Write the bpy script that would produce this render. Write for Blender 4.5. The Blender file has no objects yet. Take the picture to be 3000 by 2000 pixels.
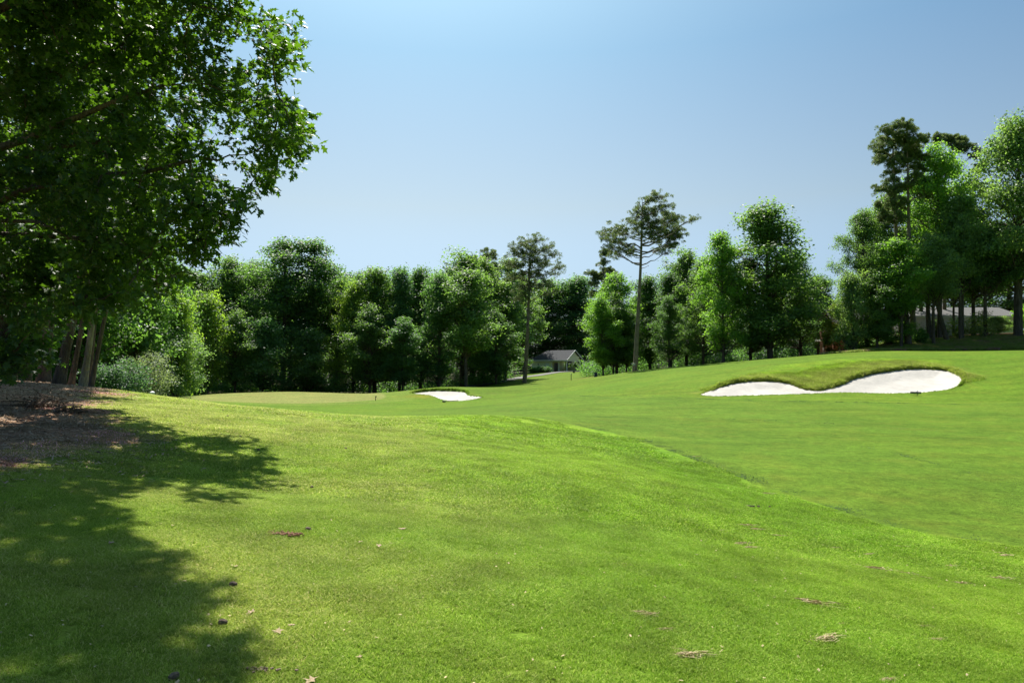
import bpy, math, random
import numpy as np
from mathutils import Vector

random.seed(7)
rng = np.random.default_rng(7)
D = bpy.data
SC = bpy.context.scene
COL = SC.collection
R = math.radians

# ------------------------------------------------------------------ camera
EYE = 1.6
F = 2000.0                       # focal length in pixels of the 3000 px wide photograph
PITCH = math.atan(70.0 / F)
cam_data = D.cameras.new('camera')
cam = D.objects.new('camera', cam_data)
COL.objects.link(cam)
cam_data.sensor_width = 36
cam_data.lens = 24
cam_data.clip_end = 6000
cam.location = (0, 0, EYE)
cam.rotation_euler = (R(90) + PITCH, 0, 0)
SC.camera = cam

# ------------------------------------------------------------------ sun, sky, exposure
SUN_AZ = 10.0     # degrees to the left of the view direction
SUN_EL = 58.0
sd = Vector((-math.sin(R(SUN_AZ)) * math.cos(R(SUN_EL)), math.cos(R(SUN_AZ)) * math.cos(R(SUN_EL)), math.sin(R(SUN_EL))))
sun_data = D.lights.new('sun', 'SUN')
sun_data.energy = 5.0
sun_data.angle = R(0.55)
sun_data.color = (1.0, 0.95, 0.86)
sun = D.objects.new('sun', sun_data)
COL.objects.link(sun)
sun.rotation_euler = (-sd).to_track_quat('-Z', 'Y').to_euler()
sun.location = sd * 60

world = D.worlds.new('World')
SC.world = world
world.use_nodes = True
wn = world.node_tree
wn.nodes.clear()
wo = wn.nodes.new('ShaderNodeOutputWorld')
bg = wn.nodes.new('ShaderNodeBackground')
sky = wn.nodes.new('ShaderNodeTexSky')
sky.sky_type = 'NISHITA'
sky.sun_disc = False
sky.sun_elevation = R(SUN_EL)
sky.sun_rotation = R(-SUN_AZ)
sky.air_density = 1.0
sky.dust_density = 4.0
sky.ozone_density = 1.0
sky.altitude = 0
bg.inputs['Strength'].default_value = 0.05
# the clear summer air is bluer overhead and paler towards the horizon
tcw = wn.nodes.new('ShaderNodeTexCoord'); sepw = wn.nodes.new('ShaderNodeSeparateXYZ'); wn.links.new(tcw.outputs['Generated'], sepw.inputs[0])
mrw = wn.nodes.new('ShaderNodeMapRange'); mrw.inputs[1].default_value = 0; mrw.inputs[2].default_value = .6; wn.links.new(sepw.outputs[2], mrw.inputs[0])
crw = wn.nodes.new('ShaderNodeValToRGB'); ew = crw.color_ramp.elements
ew[0].position = .16; ew[0].color = (.48, .63, .80, 1); ew[1].position = .70; ew[1].color = (.275, .44, .525, 1)
xw = ew.new(.375); xw.color = (.46, .55, .565, 1)
wn.links.new(mrw.outputs[0], crw.inputs[0])
mxw = wn.nodes.new('ShaderNodeVectorMath'); mxw.operation = 'MULTIPLY'; wn.links.new(sky.outputs[0], mxw.inputs[0]); wn.links.new(crw.outputs[0], mxw.inputs[1])
scw = wn.nodes.new('ShaderNodeVectorMath'); scw.operation = 'SCALE'; scw.inputs['Scale'].default_value = 2.0; wn.links.new(mxw.outputs[0], scw.inputs[0])
wn.links.new(scw.outputs[0], bg.inputs[0])
wn.links.new(bg.outputs[0], wo.inputs[0])

SC.view_settings.view_transform = 'Standard'
SC.view_settings.look = 'None'
SC.view_settings.gamma = 1
SC.view_settings.exposure = 1.1
SC.view_settings.use_curve_mapping = False
SC.render.engine = 'CYCLES'
SC.cycles.max_bounces = 6
SC.cycles.transparent_max_bounces = 4
SC.cycles.diffuse_bounces = 4
SC.cycles.transmission_bounces = 4

# ------------------------------------------------------------------ camera geometry used to measure the place
CP, SP = math.cos(PITCH), math.sin(PITCH)

def at(u, v, Y):
    """World point seen at photograph pixel (u, v) at distance Y ahead."""
    a = (u - 1500.0) / F
    b = (1000.0 - v) / F
    k = Y / (CP - b * SP)
    return np.array([a * k, Y, EYE + k * (SP + b * CP)])

# ------------------------------------------------------------------ terrain height
ctrl = []
def cp(u, v, Y): ctrl.append(tuple(at(u, v, Y)))
def cw(x, y, z): ctrl.append((x, y, z))
# around the viewer
for p in [(0, 0, 0), (-4, 0, .25), (4, 0, -.2), (-9, 0, .6), (9, 0, -.6), (0, -8, .05), (-10, -8, .5), (10, -8, -.5), (-18, 0, 1.1), (20, 0, -.6),
          (0, -30, 0), (-30, -30, .6), (30, -30, -.3), (-30, 5, 1.5), (35, 8, -.5)]: cw(*p)
cp(1500, 2000, 3.4); cp(3000, 2000, 4.1); cp(2200, 1600, 7.9); cp(2000, 1420, 12.6)
cp(2200, 1420, 14.9); cp(2500, 1510, 12.3); cp(3000, 1600, 10.6); cp(1800, 1270, 23); cp(1650, 1235, 25.5)
cp(1440, 1216, 25); cp(1150, 1221, 24.5); cp(850, 1212, 25); cp(560, 1200, 27)
cp(1000, 1400, 9.6); cp(1500, 1400, 10.2); cp(600, 1400, 8.6)
cp(0, 1400, 6.9); cp(0, 1200, 12.3); cp(190, 1130, 20); cp(250, 1132, 24); cp(400, 1152, 28); cp(520, 1164, 34)
cp(-400, 1200, 13); cp(-400, 1150, 25); cp(-200, 1130, 40); cp(330, 1150, 40); cp(420, 1163, 50); cp(100, 1140, 55)
# hollow, green, forest edge
cp(1000, 1201, 48); cp(700, 1197, 42); cp(500, 1180, 50)
cp(560, 1172, 66); cp(560, 1160, 76); cp(850, 1181, 62); cp(1130, 1176, 64); cp(850, 1147, 83); cp(1100, 1152, 82); cp(640, 1153, 80)
cw(-35, 92, -2.3); cw(-15, 92, -2.2); cw(-35, 110, -2.5); cw(-12, 110, -2.3); cw(-45, 80, -2.2); cw(-60, 60, -1); cw(-60, 110, -2.2); cw(-50, 35, .8)
# middle bunker
cp(1330, 1176, 66); cp(1270, 1144, 74); cp(1290, 1133.5, 77); cp(1410, 1164, 70); cp(1200, 1151, 73); cp(1200, 1143, 78); cp(1380, 1134, 79)
cp(1500, 1152, 74); cp(1480, 1133, 82); cp(1576, 1127, 82)
cw(-8, 92, -2.0)
# lawn of the shelter
cp(1540, 1121, 106); cp(1400, 1129, 108); cp(1540, 1104, 132); cp(1650, 1101, 132); cp(1650, 1089.5, 152); cp(1560, 1097, 150); cp(1740, 1091, 150)
cp(1600, 1088, 165); cp(1750, 1088, 170); cp(1745, 1107, 104); cp(1800, 1099, 104); cp(1600, 1120, 104)
# crest running up to the right
cp(1741, 1106, 80); cp(1857, 1088.5, 78); cp(2023, 1072, 76); cp(2230, 1055, 74); cp(2450, 1037, 72); cp(2598, 1030, 70); cp(2806, 1029, 68); cp(3000, 1026, 66); cp(3300, 1024, 64)
cp(1862, 1091, 90); cp(2023, 1074, 96); cp(2230, 1058, 96); cp(2430, 1040, 94)
cp(2100, 1066, 120); cp(2400, 1045, 120); cp(2450, 1040, 150); cp(1900, 1082, 130)
cp(2560, 1027.5, 79); cp(2750, 1025, 78.5); cp(3000, 1020, 77.5); cp(2600, 1005, 86); cp(2750, 993, 86); cp(2900, 981, 87); cp(3000, 976, 88); cp(3300, 966, 88)
cp(2500, 1030, 86); cp(2750, 985, 110); cp(3000, 970, 110); cp(3300, 960, 120)
# right bunker and its mound
cp(2100, 1160, 45.5); cp(2450, 1151, 46.5); cp(2700, 1151, 46.5); cp(2815, 1120, 48.5); cp(2050, 1156, 46)
cp(2790, 1090, 52); cp(2687, 1079, 53); cp(2508, 1106, 51); cp(2380, 1142, 48); cp(2250, 1116, 50); cp(2120, 1130, 48.5)
cp(2170, 1092, 55); cp(2300, 1066, 56.5); cp(2450, 1052, 58); cp(2600, 1048, 58); cp(2750, 1052, 57.5); cp(2860, 1075, 54)
cp(2300, 1060, 64); cp(2600, 1040, 64); cp(2960, 1075, 52); cp(3000, 1120, 47)
cp(1900, 1110, 62); cp(1700, 1140, 66); cp(1850, 1140, 52)
# fairway
cp(1620, 1159, 55); cp(2000, 1168, 43); cp(2500, 1178, 40); cp(3000, 1177, 40); cp(2000, 1250, 27); cp(2500, 1300, 21.5); cp(3000, 1250, 27)
cp(2500, 1400, 15.5); cp(3000, 1400, 16); cp(1300, 1202, 46); cp(1500, 1180, 50); cw(40, 30, -.6); cw(60, 60, 3); cw(80, 100, 6)
ctrl = np.array(ctrl)

# far ring that the sheet settles to
for a in range(0, 360, 24):
    r = 230
    ctrl = np.vstack([ctrl, [r * math.sin(R(a)), 60 + r * math.cos(R(a)), 0.5 + 1.5 * math.sin(R(a))]])

CS = 40.0
def _kern(r2):
    return np.where(r2 > 1e-12, 0.5 * r2 * np.log(np.maximum(r2, 1e-12)), 0.0)
_P = ctrl[:, :2] / CS
_n = len(_P)
_d2 = ((_P[:, None] - _P[None]) ** 2).sum(-1)
_K = _kern(_d2) + np.eye(_n) * 0.0006
_Q = np.hstack([np.ones((_n, 1)), _P])
_A = np.zeros((_n + 3, _n + 3)); _A[:_n, :_n] = _K; _A[:_n, _n:] = _Q; _A[_n:, :_n] = _Q.T
_W = np.linalg.solve(_A, np.concatenate([ctrl[:, 2], np.zeros(3)]))

def T(x, y):
    """Ground height (without the bunker bowls)."""
    x = np.asarray(x, float); y = np.asarray(y, float)
    sh = x.shape
    X = x.ravel(); Y = y.ravel()
    # hold the last known height beyond the measured land
    cx, cy = 0.0, 60.0
    dx, dy = X - cx, Y - cy
    rr = np.hypot(dx, dy); k = np.where(rr > 225, 225 / np.maximum(rr, 1), 1.0)
    P = np.stack([(cx + dx * k) / CS, (cy + dy * k) / CS], 1)
    out = np.empty(len(X))
    for i in range(0, len(X), 20000):
        p = P[i:i + 20000]
        d2 = ((p[:, None] - _P[None]) ** 2).sum(-1)
        out[i:i + 20000] = _kern(d2) @ _W[:_n] + _W[_n] + p @ _W[_n + 1:]
    return out.reshape(sh)

def t1(x, y): return float(T(np.array([x]), np.array([y]))[0])

def hit(u, v, y0=2.5, y1=140.0):
    """World point where the view ray through (u, v) first meets the ground."""
    ys = np.geomspace(y0, y1, 900)
    a = (u - 1500.0) / F; b = (1000.0 - v) / F
    k = ys / (CP - b * SP)
    x = a * k; z = EYE + k * (SP + b * CP)
    g = T(x, ys)
    idx = np.argmax(z < g)
    if not (z < g).any(): idx = len(ys) - 1
    return np.array([x[idx], ys[idx], g[idx]])

def poly_sd(poly, x, y):
    """Signed distance to a polygon, negative inside."""
    x = np.asarray(x, float); y = np.asarray(y, float)
    best = np.full(x.shape, 1e9); inside = np.zeros(x.shape, bool)
    n = len(poly)
    for i in range(n):
        ax, ay = poly[i]; bx, by = poly[(i + 1) % n]
        ex, ey = bx - ax, by - ay
        wx, wy = x - ax, y - ay
        t = np.clip((wx * ex + wy * ey) / max(ex * ex + ey * ey, 1e-9), 0, 1)
        best = np.minimum(best, np.hypot(wx - t * ex, wy - t * ey))
        c = ((ay > y) != (by > y)) & (x < (bx - ax) * (y - ay) / ((by - ay) if by != ay else 1e-9) + ax)
        inside ^= c
    return np.where(inside, -best, best)

def smooth_poly(pts, k=6):
    """Closed Catmull-Rom through points."""
    pts = [np.array(p[:2]) for p in pts]; n = len(pts); out = []
    for i in range(n):
        p0, p1, p2, p3 = pts[i - 1], pts[i], pts[(i + 1) % n], pts[(i + 2) % n]
        for j in range(k):
            t = j / k
            out.append(0.5 * ((2 * p1) + (-p0 + p2) * t + (2 * p0 - 5 * p1 + 4 * p2 - p3) * t * t + (-p0 + 3 * p1 - 3 * p2 + p3) * t ** 3))
    return [tuple(p) for p in out]

def ss(a, b, x):
    t = np.clip((x - a) / (b - a), 0, 1)
    return t * t * (3 - 2 * t)

def vnoise(x, y, s, seed=0):
    """Cheap value noise in numpy."""
    x = np.asarray(x) / s; y = np.asarray(y) / s
    xi = np.floor(x).astype(np.int64); yi = np.floor(y).astype(np.int64)
    fx = x - xi; fy = y - yi
    fx = fx * fx * (3 - 2 * fx); fy = fy * fy * (3 - 2 * fy)
    def h(a, b):
        n = (a * 374761393 + b * 668265263 + seed * 1442695041) & 0x7fffffff
        n = ((n ^ (n >> 13)) * 1274126177) & 0x7fffffff
        return ((n ^ (n >> 16)) & 0xffff) / 65535.0
    return (h(xi, yi) * (1 - fx) + h(xi + 1, yi) * fx) * (1 - fy) + (h(xi, yi + 1) * (1 - fx) + h(xi + 1, yi + 1) * fx) * fy

# zones, measured on the ground
def gp(pts): return [hit(u, v)[:2] for u, v in pts]
def gd(pts): return [at(u, v, Y)[:2] for u, v, Y in pts]
def gh(pts): return [hit(u, v, 40)[:2] for u, v, Y in pts]
BUNK_R = smooth_poly(gh([(2052, 1156, 45.8), (2120, 1129, 48.4), (2180, 1117, 49.6), (2250, 1115, 50), (2310, 1122, 49.4), (2378, 1142, 48), (2449, 1130, 48.8), (2508, 1106, 51),
                          (2598, 1087, 52.4), (2690, 1079, 53), (2765, 1083, 52.6), (2810, 1098, 51), (2821, 1116, 49), (2790, 1137, 47.2), (2700, 1150, 46.4),
                          (2580, 1152, 46.4), (2450, 1150, 46.6), (2300, 1156, 46.1), (2150, 1160, 45.5)]))
BUNK_M = smooth_poly(gh([(1205, 1152, 72.6), (1240, 1146.5, 73.6), (1290, 1143.5, 74.2), (1340, 1145, 73.8), (1366, 1149, 73), (1373, 1157.5, 71.4), (1413, 1162.5, 70.2),
                          (1385, 1170, 68), (1340, 1174.5, 66.6), (1300, 1171.5, 67.2), (1275, 1163, 69), (1255, 1157, 71)]))
FAIR = [tuple(p) for p in gp([(1163, 1214), (1219, 1197), (1330, 1193), (1440, 1184), (1500, 1170), (1600, 1159), (1800, 1163), (2000, 1166), (2250, 1174), (2500, 1178), (3000, 1178), (3500, 1180)])]
FAIR += [(45, 16), (12, 8.5)]
FAIR += [tuple(p) for p in gp([(3200, 1650), (3000, 1602), (2700, 1562), (2500, 1512), (2350, 1462), (2200, 1415), (2000, 1335), (1900, 1300), (1800, 1270), (1650, 1238)])]
FAIR += [(-.5, 29), (-3.5, 31)]
GREEN = smooth_poly(gd([(520, 1170, 68), (600, 1155, 78), (740, 1148, 84), (950, 1148, 84), (1080, 1155, 79), (1128, 1166, 72), (1095, 1175, 66), (900, 1181, 62), (650, 1180, 63)]))
MULCH = smooth_poly([(-30, 30), (-14.5, 25.5), (-12.3, 20.5), (-9.4, 16.5), (-8.4, 14.0), (-6.9, 12.3), (-6.0, 10.4), (-5.6, 8.8), (-5.5, 7.5), (-5.9, 6.3), (-9, 4), (-20, 0), (-34, 5)], 5)
MOUNDFACE = smooth_poly(gd([(2062, 1150, 46.4), (2110, 1128, 48.6), (2200, 1098, 53), (2300, 1076, 56), (2450, 1060, 57.4), (2600, 1056, 57.4), (2760, 1062, 56.5), (2828, 1096, 52), (2822, 1125, 48.6)]))
PATHC = [at(1300, 1133, 104), at(1400, 1128.5, 109), at(1470, 1116, 118), at(1540, 1103, 133), at(1600, 1096, 148), at(1700, 1090, 157), at(1830, 1088, 168), at(1990, 1085, 190)]

def path_d(x, y):
    best = np.full(np.shape(x), 1e9)
    for a, b in zip(PATHC[:-1], PATHC[1:]):
        ex, ey = b[0] - a[0], b[1] - a[1]
        t = np.clip(((x - a[0]) * ex + (y - a[1]) * ey) / (ex * ex + ey * ey), 0, 1)
        best = np.minimum(best, np.hypot(x - a[0] - t * ex, y - a[1] - t * ey))
    return best

def bowl(sdm):
    """Depth of a sand bowl from the distance to its rim."""
    d = np.maximum(-sdm, 0)
    return 0.07 * ss(0, .12, d) + 0.26 * ss(0, 1.8, d)

def ground_z(x, y, terrain=True):
    z = T(x, y)
    x = np.asarray(x); y = np.asarray(y)
    m = (y > 2) & (y < 44) & (np.abs(x) < 45)
    if m.any():
        xm, ym = x[m], y[m]
        z[m] += ((vnoise(xm, ym, 1.4, 21) - .5) * .035 + (vnoise(xm, ym, .55, 22) - .5) * .010) * ss(0, .4, poly_sd(FAIR, xm, ym)) * ss(2, 5, ym)
    m = (x > 10) & (x < 36) & (y > 43) & (y < 56)
    if m.any():
        s = poly_sd(BUNK_R, x[m], y[m])
        z[m] += 0.10 * np.exp(-np.maximum(s, 0) ** 2 / .8) * (s > 0) * ss(47, 50, y[m])
        z[m] -= np.where(s < 0, bowl(s) + (0.22 if terrain else 0), 0)
    m = (x > -13) & (x < -1) & (y > 63) & (y < 77)
    if m.any():
        s = poly_sd(BUNK_M, x[m], y[m])
        z[m] += 0.14 * np.exp(-np.maximum(s, 0) ** 2 / .8) * (s > 0) * ss(71.8, 74, y[m])
        z[m] -= np.where(s < 0, bowl(s) + (0.22 if terrain else 0), 0)
    return z

# base colours of the ground by zone, with shade painted into some
def ground_col(x, y):
    x = np.asarray(x, float); y = np.asarray(y, float)
    n1 = vnoise(x, y, 7, 1); n2 = vnoise(x, y, 2.1, 2); n3 = vnoise(x, y, .7, 3); n4 = vnoise(x + .6 * y, y, 16, 4)
    c = np.empty(x.shape + (3,))
    rough = np.array([.136, .232, .018]); lush = np.array([.112, .214, .016]); dry = np.array([.205, .262, .046])
    m = (ss(.35, .75, n1) * .6 + .4 * n2)[..., None]
    c[:] = rough * (1 - m) + lush * m
    # thin, sun-bleached turf near the wood on the left
    dd = ss(1.0, -.3, (x + 1.2 + .16 * (y - 6)) / 3.0) * (1 - ss(22, 36, y)) 
    dd = dd * (.35 + .75 * ss(.3, .7, n2 * .5 + n3 * .3 + n1 * .2))
    dd = np.clip(dd * (.85 + .15 * ss(-3.0, -5.0, x)) + .30 * ss(.62, .85, n1 * .5 + n2 * .5) * ss(8, 0, x), 0, 1)[..., None]
    c = c * (1 - dd * .85) + dry * dd * .85
    # lusher wet ground at the foot of the bank
    w = np.exp(-((x - 4.2 - (14 - y) * .12) ** 2) / 3.0) * ss(6, 10, y) * (1 - ss(20, 28, y))
    c = c * (1 - .45 * w[..., None]) + np.array([.070, .175, .008]) * .45 * w[..., None]
    # paler bands far
    far = ss(60, 90, y)[..., None]
    c = c * (1 - .35 * far) + np.array([.105, .150, .016]) * .35 * far
    # fairway
    f = poly_sd(FAIR, x, y)
    fm = ss(.10, -.10, f)[..., None]
    band = .5 + .5 * np.sin((x * .92 + y * .38) * 2 * math.pi / 9.0 + .8 * n1)
    band = ss(.3, .7, band)[..., None] * .24
    fc = np.array([.072, .132, .012]) * (.93 + .13 * n2[..., None]) 
    fc = fc * (1 - band) + np.array([.096, .155, .013]) * band
    c = c * (1 - fm) + fc * fm
    # collar and green
    g = poly_sd(GREEN, x, y)
    c = c * (1 - .36 * ss(24, 32, y)[..., None] * (1 - fm))
    cm = (ss(3.5, 2.7, g) * .55)[..., None]
    c = c * (1 - cm) + np.array([.110, .160, .026]) * cm
    gm = ss(.15, -.15, g)[..., None]
    c = c * (1 - gm) + np.array([.150, .172, .046]) * (.97 + .06 * n2[..., None]) * gm
    # unmown face of the bunker mound, backlit olive and brighter top painted in
    mf = ss(.6, -.5, poly_sd(MOUNDFACE, x, y) + .6 * (n2 - .5))[..., None]
    face = ss(3.6, 1.6, poly_sd(BUNK_R, x, y) + 1.2 * (n2 - .5))[..., None]
    mc = np.array([.100, .175, .010]) * (1 - face) + np.array([.112, .155, .020]) * face
    c = c * (1 - mf) + mc * (.8 + .4 * n3[..., None]) * mf
    mm = np.exp(-((x + 9.5) ** 2) / 3 - ((y - 70.2) ** 2) / 2.5)[..., None]
    c = c * (1 - .7 * mm) + np.array([.15, .16, .015]) * .7 * mm
    # long faint streaks left by mowing and by the drag of clippings
    st = (vnoise(x * .30 + y * .12, y - x * .06, .8, 41) - .5) * .22 + (vnoise(x * .16, y * 1.0 + x * .10, .35, 42) - .5) * .20
    c = c * (1 + st * ss(10, 22, y + np.abs(x)))[..., None]
    # bank under the trees on the right: brown thin grass and mulch
    bk = (ss(35, 39, x - (y - 80) * .3) * ss(77.2, 78.2, y + .5 * (n2 - .5)))
    top = ss(85.2, 86.6, y + 1.2 * (n2 - .5)) * bk
    bcol = np.array([.15, .20, .028])[None] * (.7 + .6 * n3[..., None])
    c = c * (1 - bk[..., None]) + bcol * bk[..., None]
    c = c * (1 - top[..., None]) + np.array([.13, .075, .045]) * top[..., None]
    bs = ss(77.0, 77.3, y) * ss(78.4, 78.0, y) * ss(40, 44, x)
    c = c * (1 - .7 * bs[..., None]) + np.array([.20, .12, .07]) * .7 * bs[..., None]
    # forest floor, shade of the dense wood painted in as a dark tone
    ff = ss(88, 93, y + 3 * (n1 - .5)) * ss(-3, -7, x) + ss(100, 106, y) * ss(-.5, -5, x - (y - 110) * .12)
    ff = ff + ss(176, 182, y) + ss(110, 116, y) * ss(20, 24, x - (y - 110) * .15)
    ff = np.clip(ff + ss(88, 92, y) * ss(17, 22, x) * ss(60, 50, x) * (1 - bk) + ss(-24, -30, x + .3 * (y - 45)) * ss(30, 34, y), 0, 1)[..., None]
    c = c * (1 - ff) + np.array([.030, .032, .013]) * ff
    # worn earth near the lawn trees
    for (wx, wy, wr) in [(14.6, 103, 2.2), (11.5, 104, 1.6), (13, 106, 2)]:
        m = np.exp(-((x - wx) ** 2 + ((y - wy) * .6) ** 2) / wr ** 2)[..., None] * .7
        c = c * (1 - m) + np.array([.17, .12, .05]) * m
    # mulch of needles and leaves
    mu = poly_sd(MULCH, x, y) + 1.3 * (n2 - .5) + .7 * (n3 - .5)
    mk = ss(.45, -.35, mu)[..., None]
    mcol = np.array([.29, .20, .115]) * (.65 + .7 * n3[..., None]) 
    c = c * (1 - mk) + mcol * mk
    # patch of bare red clay
    rx, ry = CLAY[0], CLAY[1]
    rd = ((x - rx) * .98 + (y - ry) * .2) ** 2 / .022 + (-(x - rx) * .2 + (y - ry) * .98 + .02 * np.sin(x * 30)) ** 2 / .005
    rm = ss(1.5, .4, rd + 1.4 * (vnoise(x, y, .05, 9) - .5))[..., None]
    c = c * (1 - rm) + np.array([.22, .10, .05]) * rm
    return np.clip(c, 0, 1)
CLAY = hit(830, 1566)

# ------------------------------------------------------------------ mesh helpers
def mesh_np(name, V, faces, mats=(), attrs=None, smooth=False, mat_idx=None):
    """faces: list of int arrays (m, k)."""
    me = D.meshes.new(name)
    V = np.ascontiguousarray(V, np.float32)
    faces = [np.asarray(f, np.int32) for f in faces if len(f)]
    nf = sum(len(f) for f in faces)
    loops = np.concatenate([f.ravel() for f in faces]) if faces else np.zeros(0, np.int32)
    sizes = np.concatenate([np.full(len(f), f.shape[1], np.int32) for f in faces]) if faces else np.zeros(0, np.int32)
    starts = np.concatenate([[0], np.cumsum(sizes)[:-1]]).astype(np.int32) if nf else sizes
    me.vertices.add(len(V)); me.vertices.foreach_set('co', V.ravel())
    me.loops.add(len(loops)); me.loops.foreach_set('vertex_index', loops)
    me.polygons.add(nf); me.polygons.foreach_set('loop_start', starts); me.polygons.foreach_set('loop_total', sizes)
    if mat_idx is not None: me.polygons.foreach_set('material_index', np.asarray(mat_idx, np.int32))
    me.update(calc_edges=True)
    me.polygons.foreach_set('use_smooth', np.full(nf, smooth, bool))
    for m in mats: me.materials.append(m)
    for k, (tp, arr) in (attrs or {}).items():
        at_ = me.attributes.new(k, tp, 'POINT')
        key = 'color' if tp == 'FLOAT_COLOR' else ('vector' if tp == 'FLOAT_VECTOR' else 'value')
        at_.data.foreach_set(key, np.ascontiguousarray(arr, np.float32).ravel())
    return me

class MB:
    """Collects shapes into one mesh."""
    def __init__(s): s.v = []; s.q = []; s.t = []; s.n = 0
    def add(s, V, F):
        V = np.asarray(V, float); F = np.asarray(F, int)
        if not len(F): return
        (s.q if F.shape[1] == 4 else s.t).append(F + s.n)
        s.v.append(V); s.n += len(V)
    def box(s, c, d, rz=0.0, tilt=None):
        x, y, z = np.array(d) / 2.0
        V = np.array([(-x, -y, -z), (x, -y, -z), (x, y, -z), (-x, y, -z), (-x, -y, z), (x, -y, z), (x, y, z), (-x, y, z)])
        if tilt is not None: V = V @ np.array(tilt).T
        cr, sr = math.cos(rz), math.sin(rz)
        V = V @ np.array([[cr, sr, 0], [-sr, cr, 0], [0, 0, 1]]) + np.array(c)
        s.add(V, [(0, 3, 2, 1), (4, 5, 6, 7), (0, 1, 5, 4), (1, 2, 6, 5), (2, 3, 7, 6), (3, 0, 4, 7)])
    def tube(s, pts, rad, k=6, cap=True):
        pts = np.asarray(pts, float); rad = np.asarray(rad, float); n = len(pts)
        tan = np.gradient(pts, axis=0); tan /= np.maximum(np.linalg.norm(tan, axis=1, keepdims=True), 1e-9)
        ref = np.array([0, 0, 1.0]) if abs(tan[0, 2]) < .8 else np.array([1.0, 0, 0])
        a = np.cross(tan, ref); a /= np.maximum(np.linalg.norm(a, axis=1, keepdims=True), 1e-9); b = np.cross(tan, a)
        th = np.arange(k) * 2 * math.pi / k
        V = pts[:, None] + rad[:, None, None] * (np.cos(th)[None, :, None] * a[:, None] + np.sin(th)[None, :, None] * b[:, None])
        i = np.arange(n - 1)[:, None] * k; j = np.arange(k)[None]; j2 = (j + 1) % k
        Fq = np.stack([i + j, i + j2, i + k + j2, i + k + j], -1).reshape(-1, 4)
        s.add(V.reshape(-1, 3), Fq)
        if cap:
            s.add(np.vstack([V[-1], pts[-1]]), [(c_, (c_ + 1) % k, k) for c_ in range(k)])
    def mesh(s, name, mats, smooth=False, attrs=None):
        V = np.concatenate(s.v) if s.v else np.zeros((0, 3))
        fs = []
        if s.q: fs.append(np.concatenate(s.q))
        if s.t: fs.append(np.concatenate(s.t))
        return mesh_np(name, V, fs, mats, attrs, smooth)

def link(name, data, parent=None, loc=(0, 0, 0), rz=0.0, scale=(1, 1, 1)):
    o = D.objects.new(name, data)
    COL.objects.link(o)
    o.location = loc; o.rotation_euler = (0, 0, rz); o.scale = scale
    if parent is not None: o.parent = parent
    return o

def tag(o, label, cat, group=None, kind=None):
    if label: o['label'] = label
    if cat: o['category'] = cat
    if group: o['group'] = group
    if kind: o['kind'] = kind
    return o

def structure(o): o['kind'] = 'structure'; return o

def stamp(tV, tF, pos, Rm, sc):
    """n copies of a template baked into arrays."""
    n = len(pos); k = len(tV)
    V = np.einsum('nij,kj->nki', Rm, tV) * np.asarray(sc).reshape(n, 1, -1) + pos[:, None]
    Fi = np.asarray(tF)[None] + (np.arange(n) * k)[:, None, None]
    return V.reshape(-1, 3), Fi.reshape(-1, np.asarray(tF).shape[1])

def frames(nrm, r):
    """Rotation matrices whose z axis is nrm and whose spin is random."""
    n = nrm / np.maximum(np.linalg.norm(nrm, axis=1, keepdims=True), 1e-9)
    t = r.normal(size=n.shape); x = np.cross(t, n); x /= np.maximum(np.linalg.norm(x, axis=1, keepdims=True), 1e-9)
    y = np.cross(n, x)
    return np.stack([x, y, n], -1)

def frames_dir(yax, nrm):
    y = yax / np.maximum(np.linalg.norm(yax, axis=1, keepdims=True), 1e-9)
    x = np.cross(y, nrm); x /= np.maximum(np.linalg.norm(x, axis=1, keepdims=True), 1e-9)
    z = np.cross(x, y)
    return np.stack([x, y, z], -1)

# ------------------------------------------------------------------ materials
def new_mat(name):
    m = D.materials.new(name); m.use_nodes = True
    nt = m.node_tree; nt.nodes.clear()
    return m, nt, nt.nodes.new('ShaderNodeOutputMaterial')

def N(nt, t, **kw):
    n = nt.nodes.new(t)
    for k, v in kw.items():
        if k in n.inputs: n.inputs[k].default_value = v
        else: setattr(n, k, v)
    return n

def plain(name, col, rough=.7, var=.15, scale=4.0, bump=.0, bscale=20.0, metal=0.0, col2=None, stretch=None):
    """Procedural material with noise variation and optional bump."""
    m, nt, out = new_mat(name)
    b = N(nt, 'ShaderNodeBsdfPrincipled'); b.inputs['Roughness'].default_value = rough; b.inputs['Metallic'].default_value = metal
    tc = N(nt, 'ShaderNodeTexCoord'); src = tc.outputs['Object']
    if stretch:
        mp = N(nt, 'ShaderNodeMapping'); mp.inputs['Scale'].default_value = stretch
        nt.links.new(src, mp.inputs[0]); src = mp.outputs[0]
    nz = N(nt, 'ShaderNodeTexNoise'); nz.inputs['Scale'].default_value = scale; nz.inputs['Detail'].default_value = 6
    nt.links.new(src, nz.inputs['Vector'])
    cr = N(nt, 'ShaderNodeValToRGB')
    c2 = col2 or tuple(c * (1 + var) for c in col)
    cr.color_ramp.elements[0].position = .3; cr.color_ramp.elements[1].position = .7
    cr.color_ramp.elements[0].color = tuple(c * (1 - var) for c in col) + (1,)
    cr.color_ramp.elements[1].color = tuple(c2) + (1,)
    nt.links.new(nz.outputs[0], cr.inputs[0]); nt.links.new(cr.outputs[0], b.inputs['Base Color'])
    if bump:
        n2 = N(nt, 'ShaderNodeTexNoise'); n2.inputs['Scale'].default_value = bscale; n2.inputs['Detail'].default_value = 5
        nt.links.new(src, n2.inputs['Vector'])
        bp = N(nt, 'ShaderNodeBump'); bp.inputs['Strength'].default_value = bump; bp.inputs['Distance'].default_value = .05
        nt.links.new(n2.outputs[0], bp.inputs['Height']); nt.links.new(bp.outputs[0], b.inputs['Normal'])
    nt.links.new(b.outputs[0], out.inputs[0])
    return m

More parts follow.
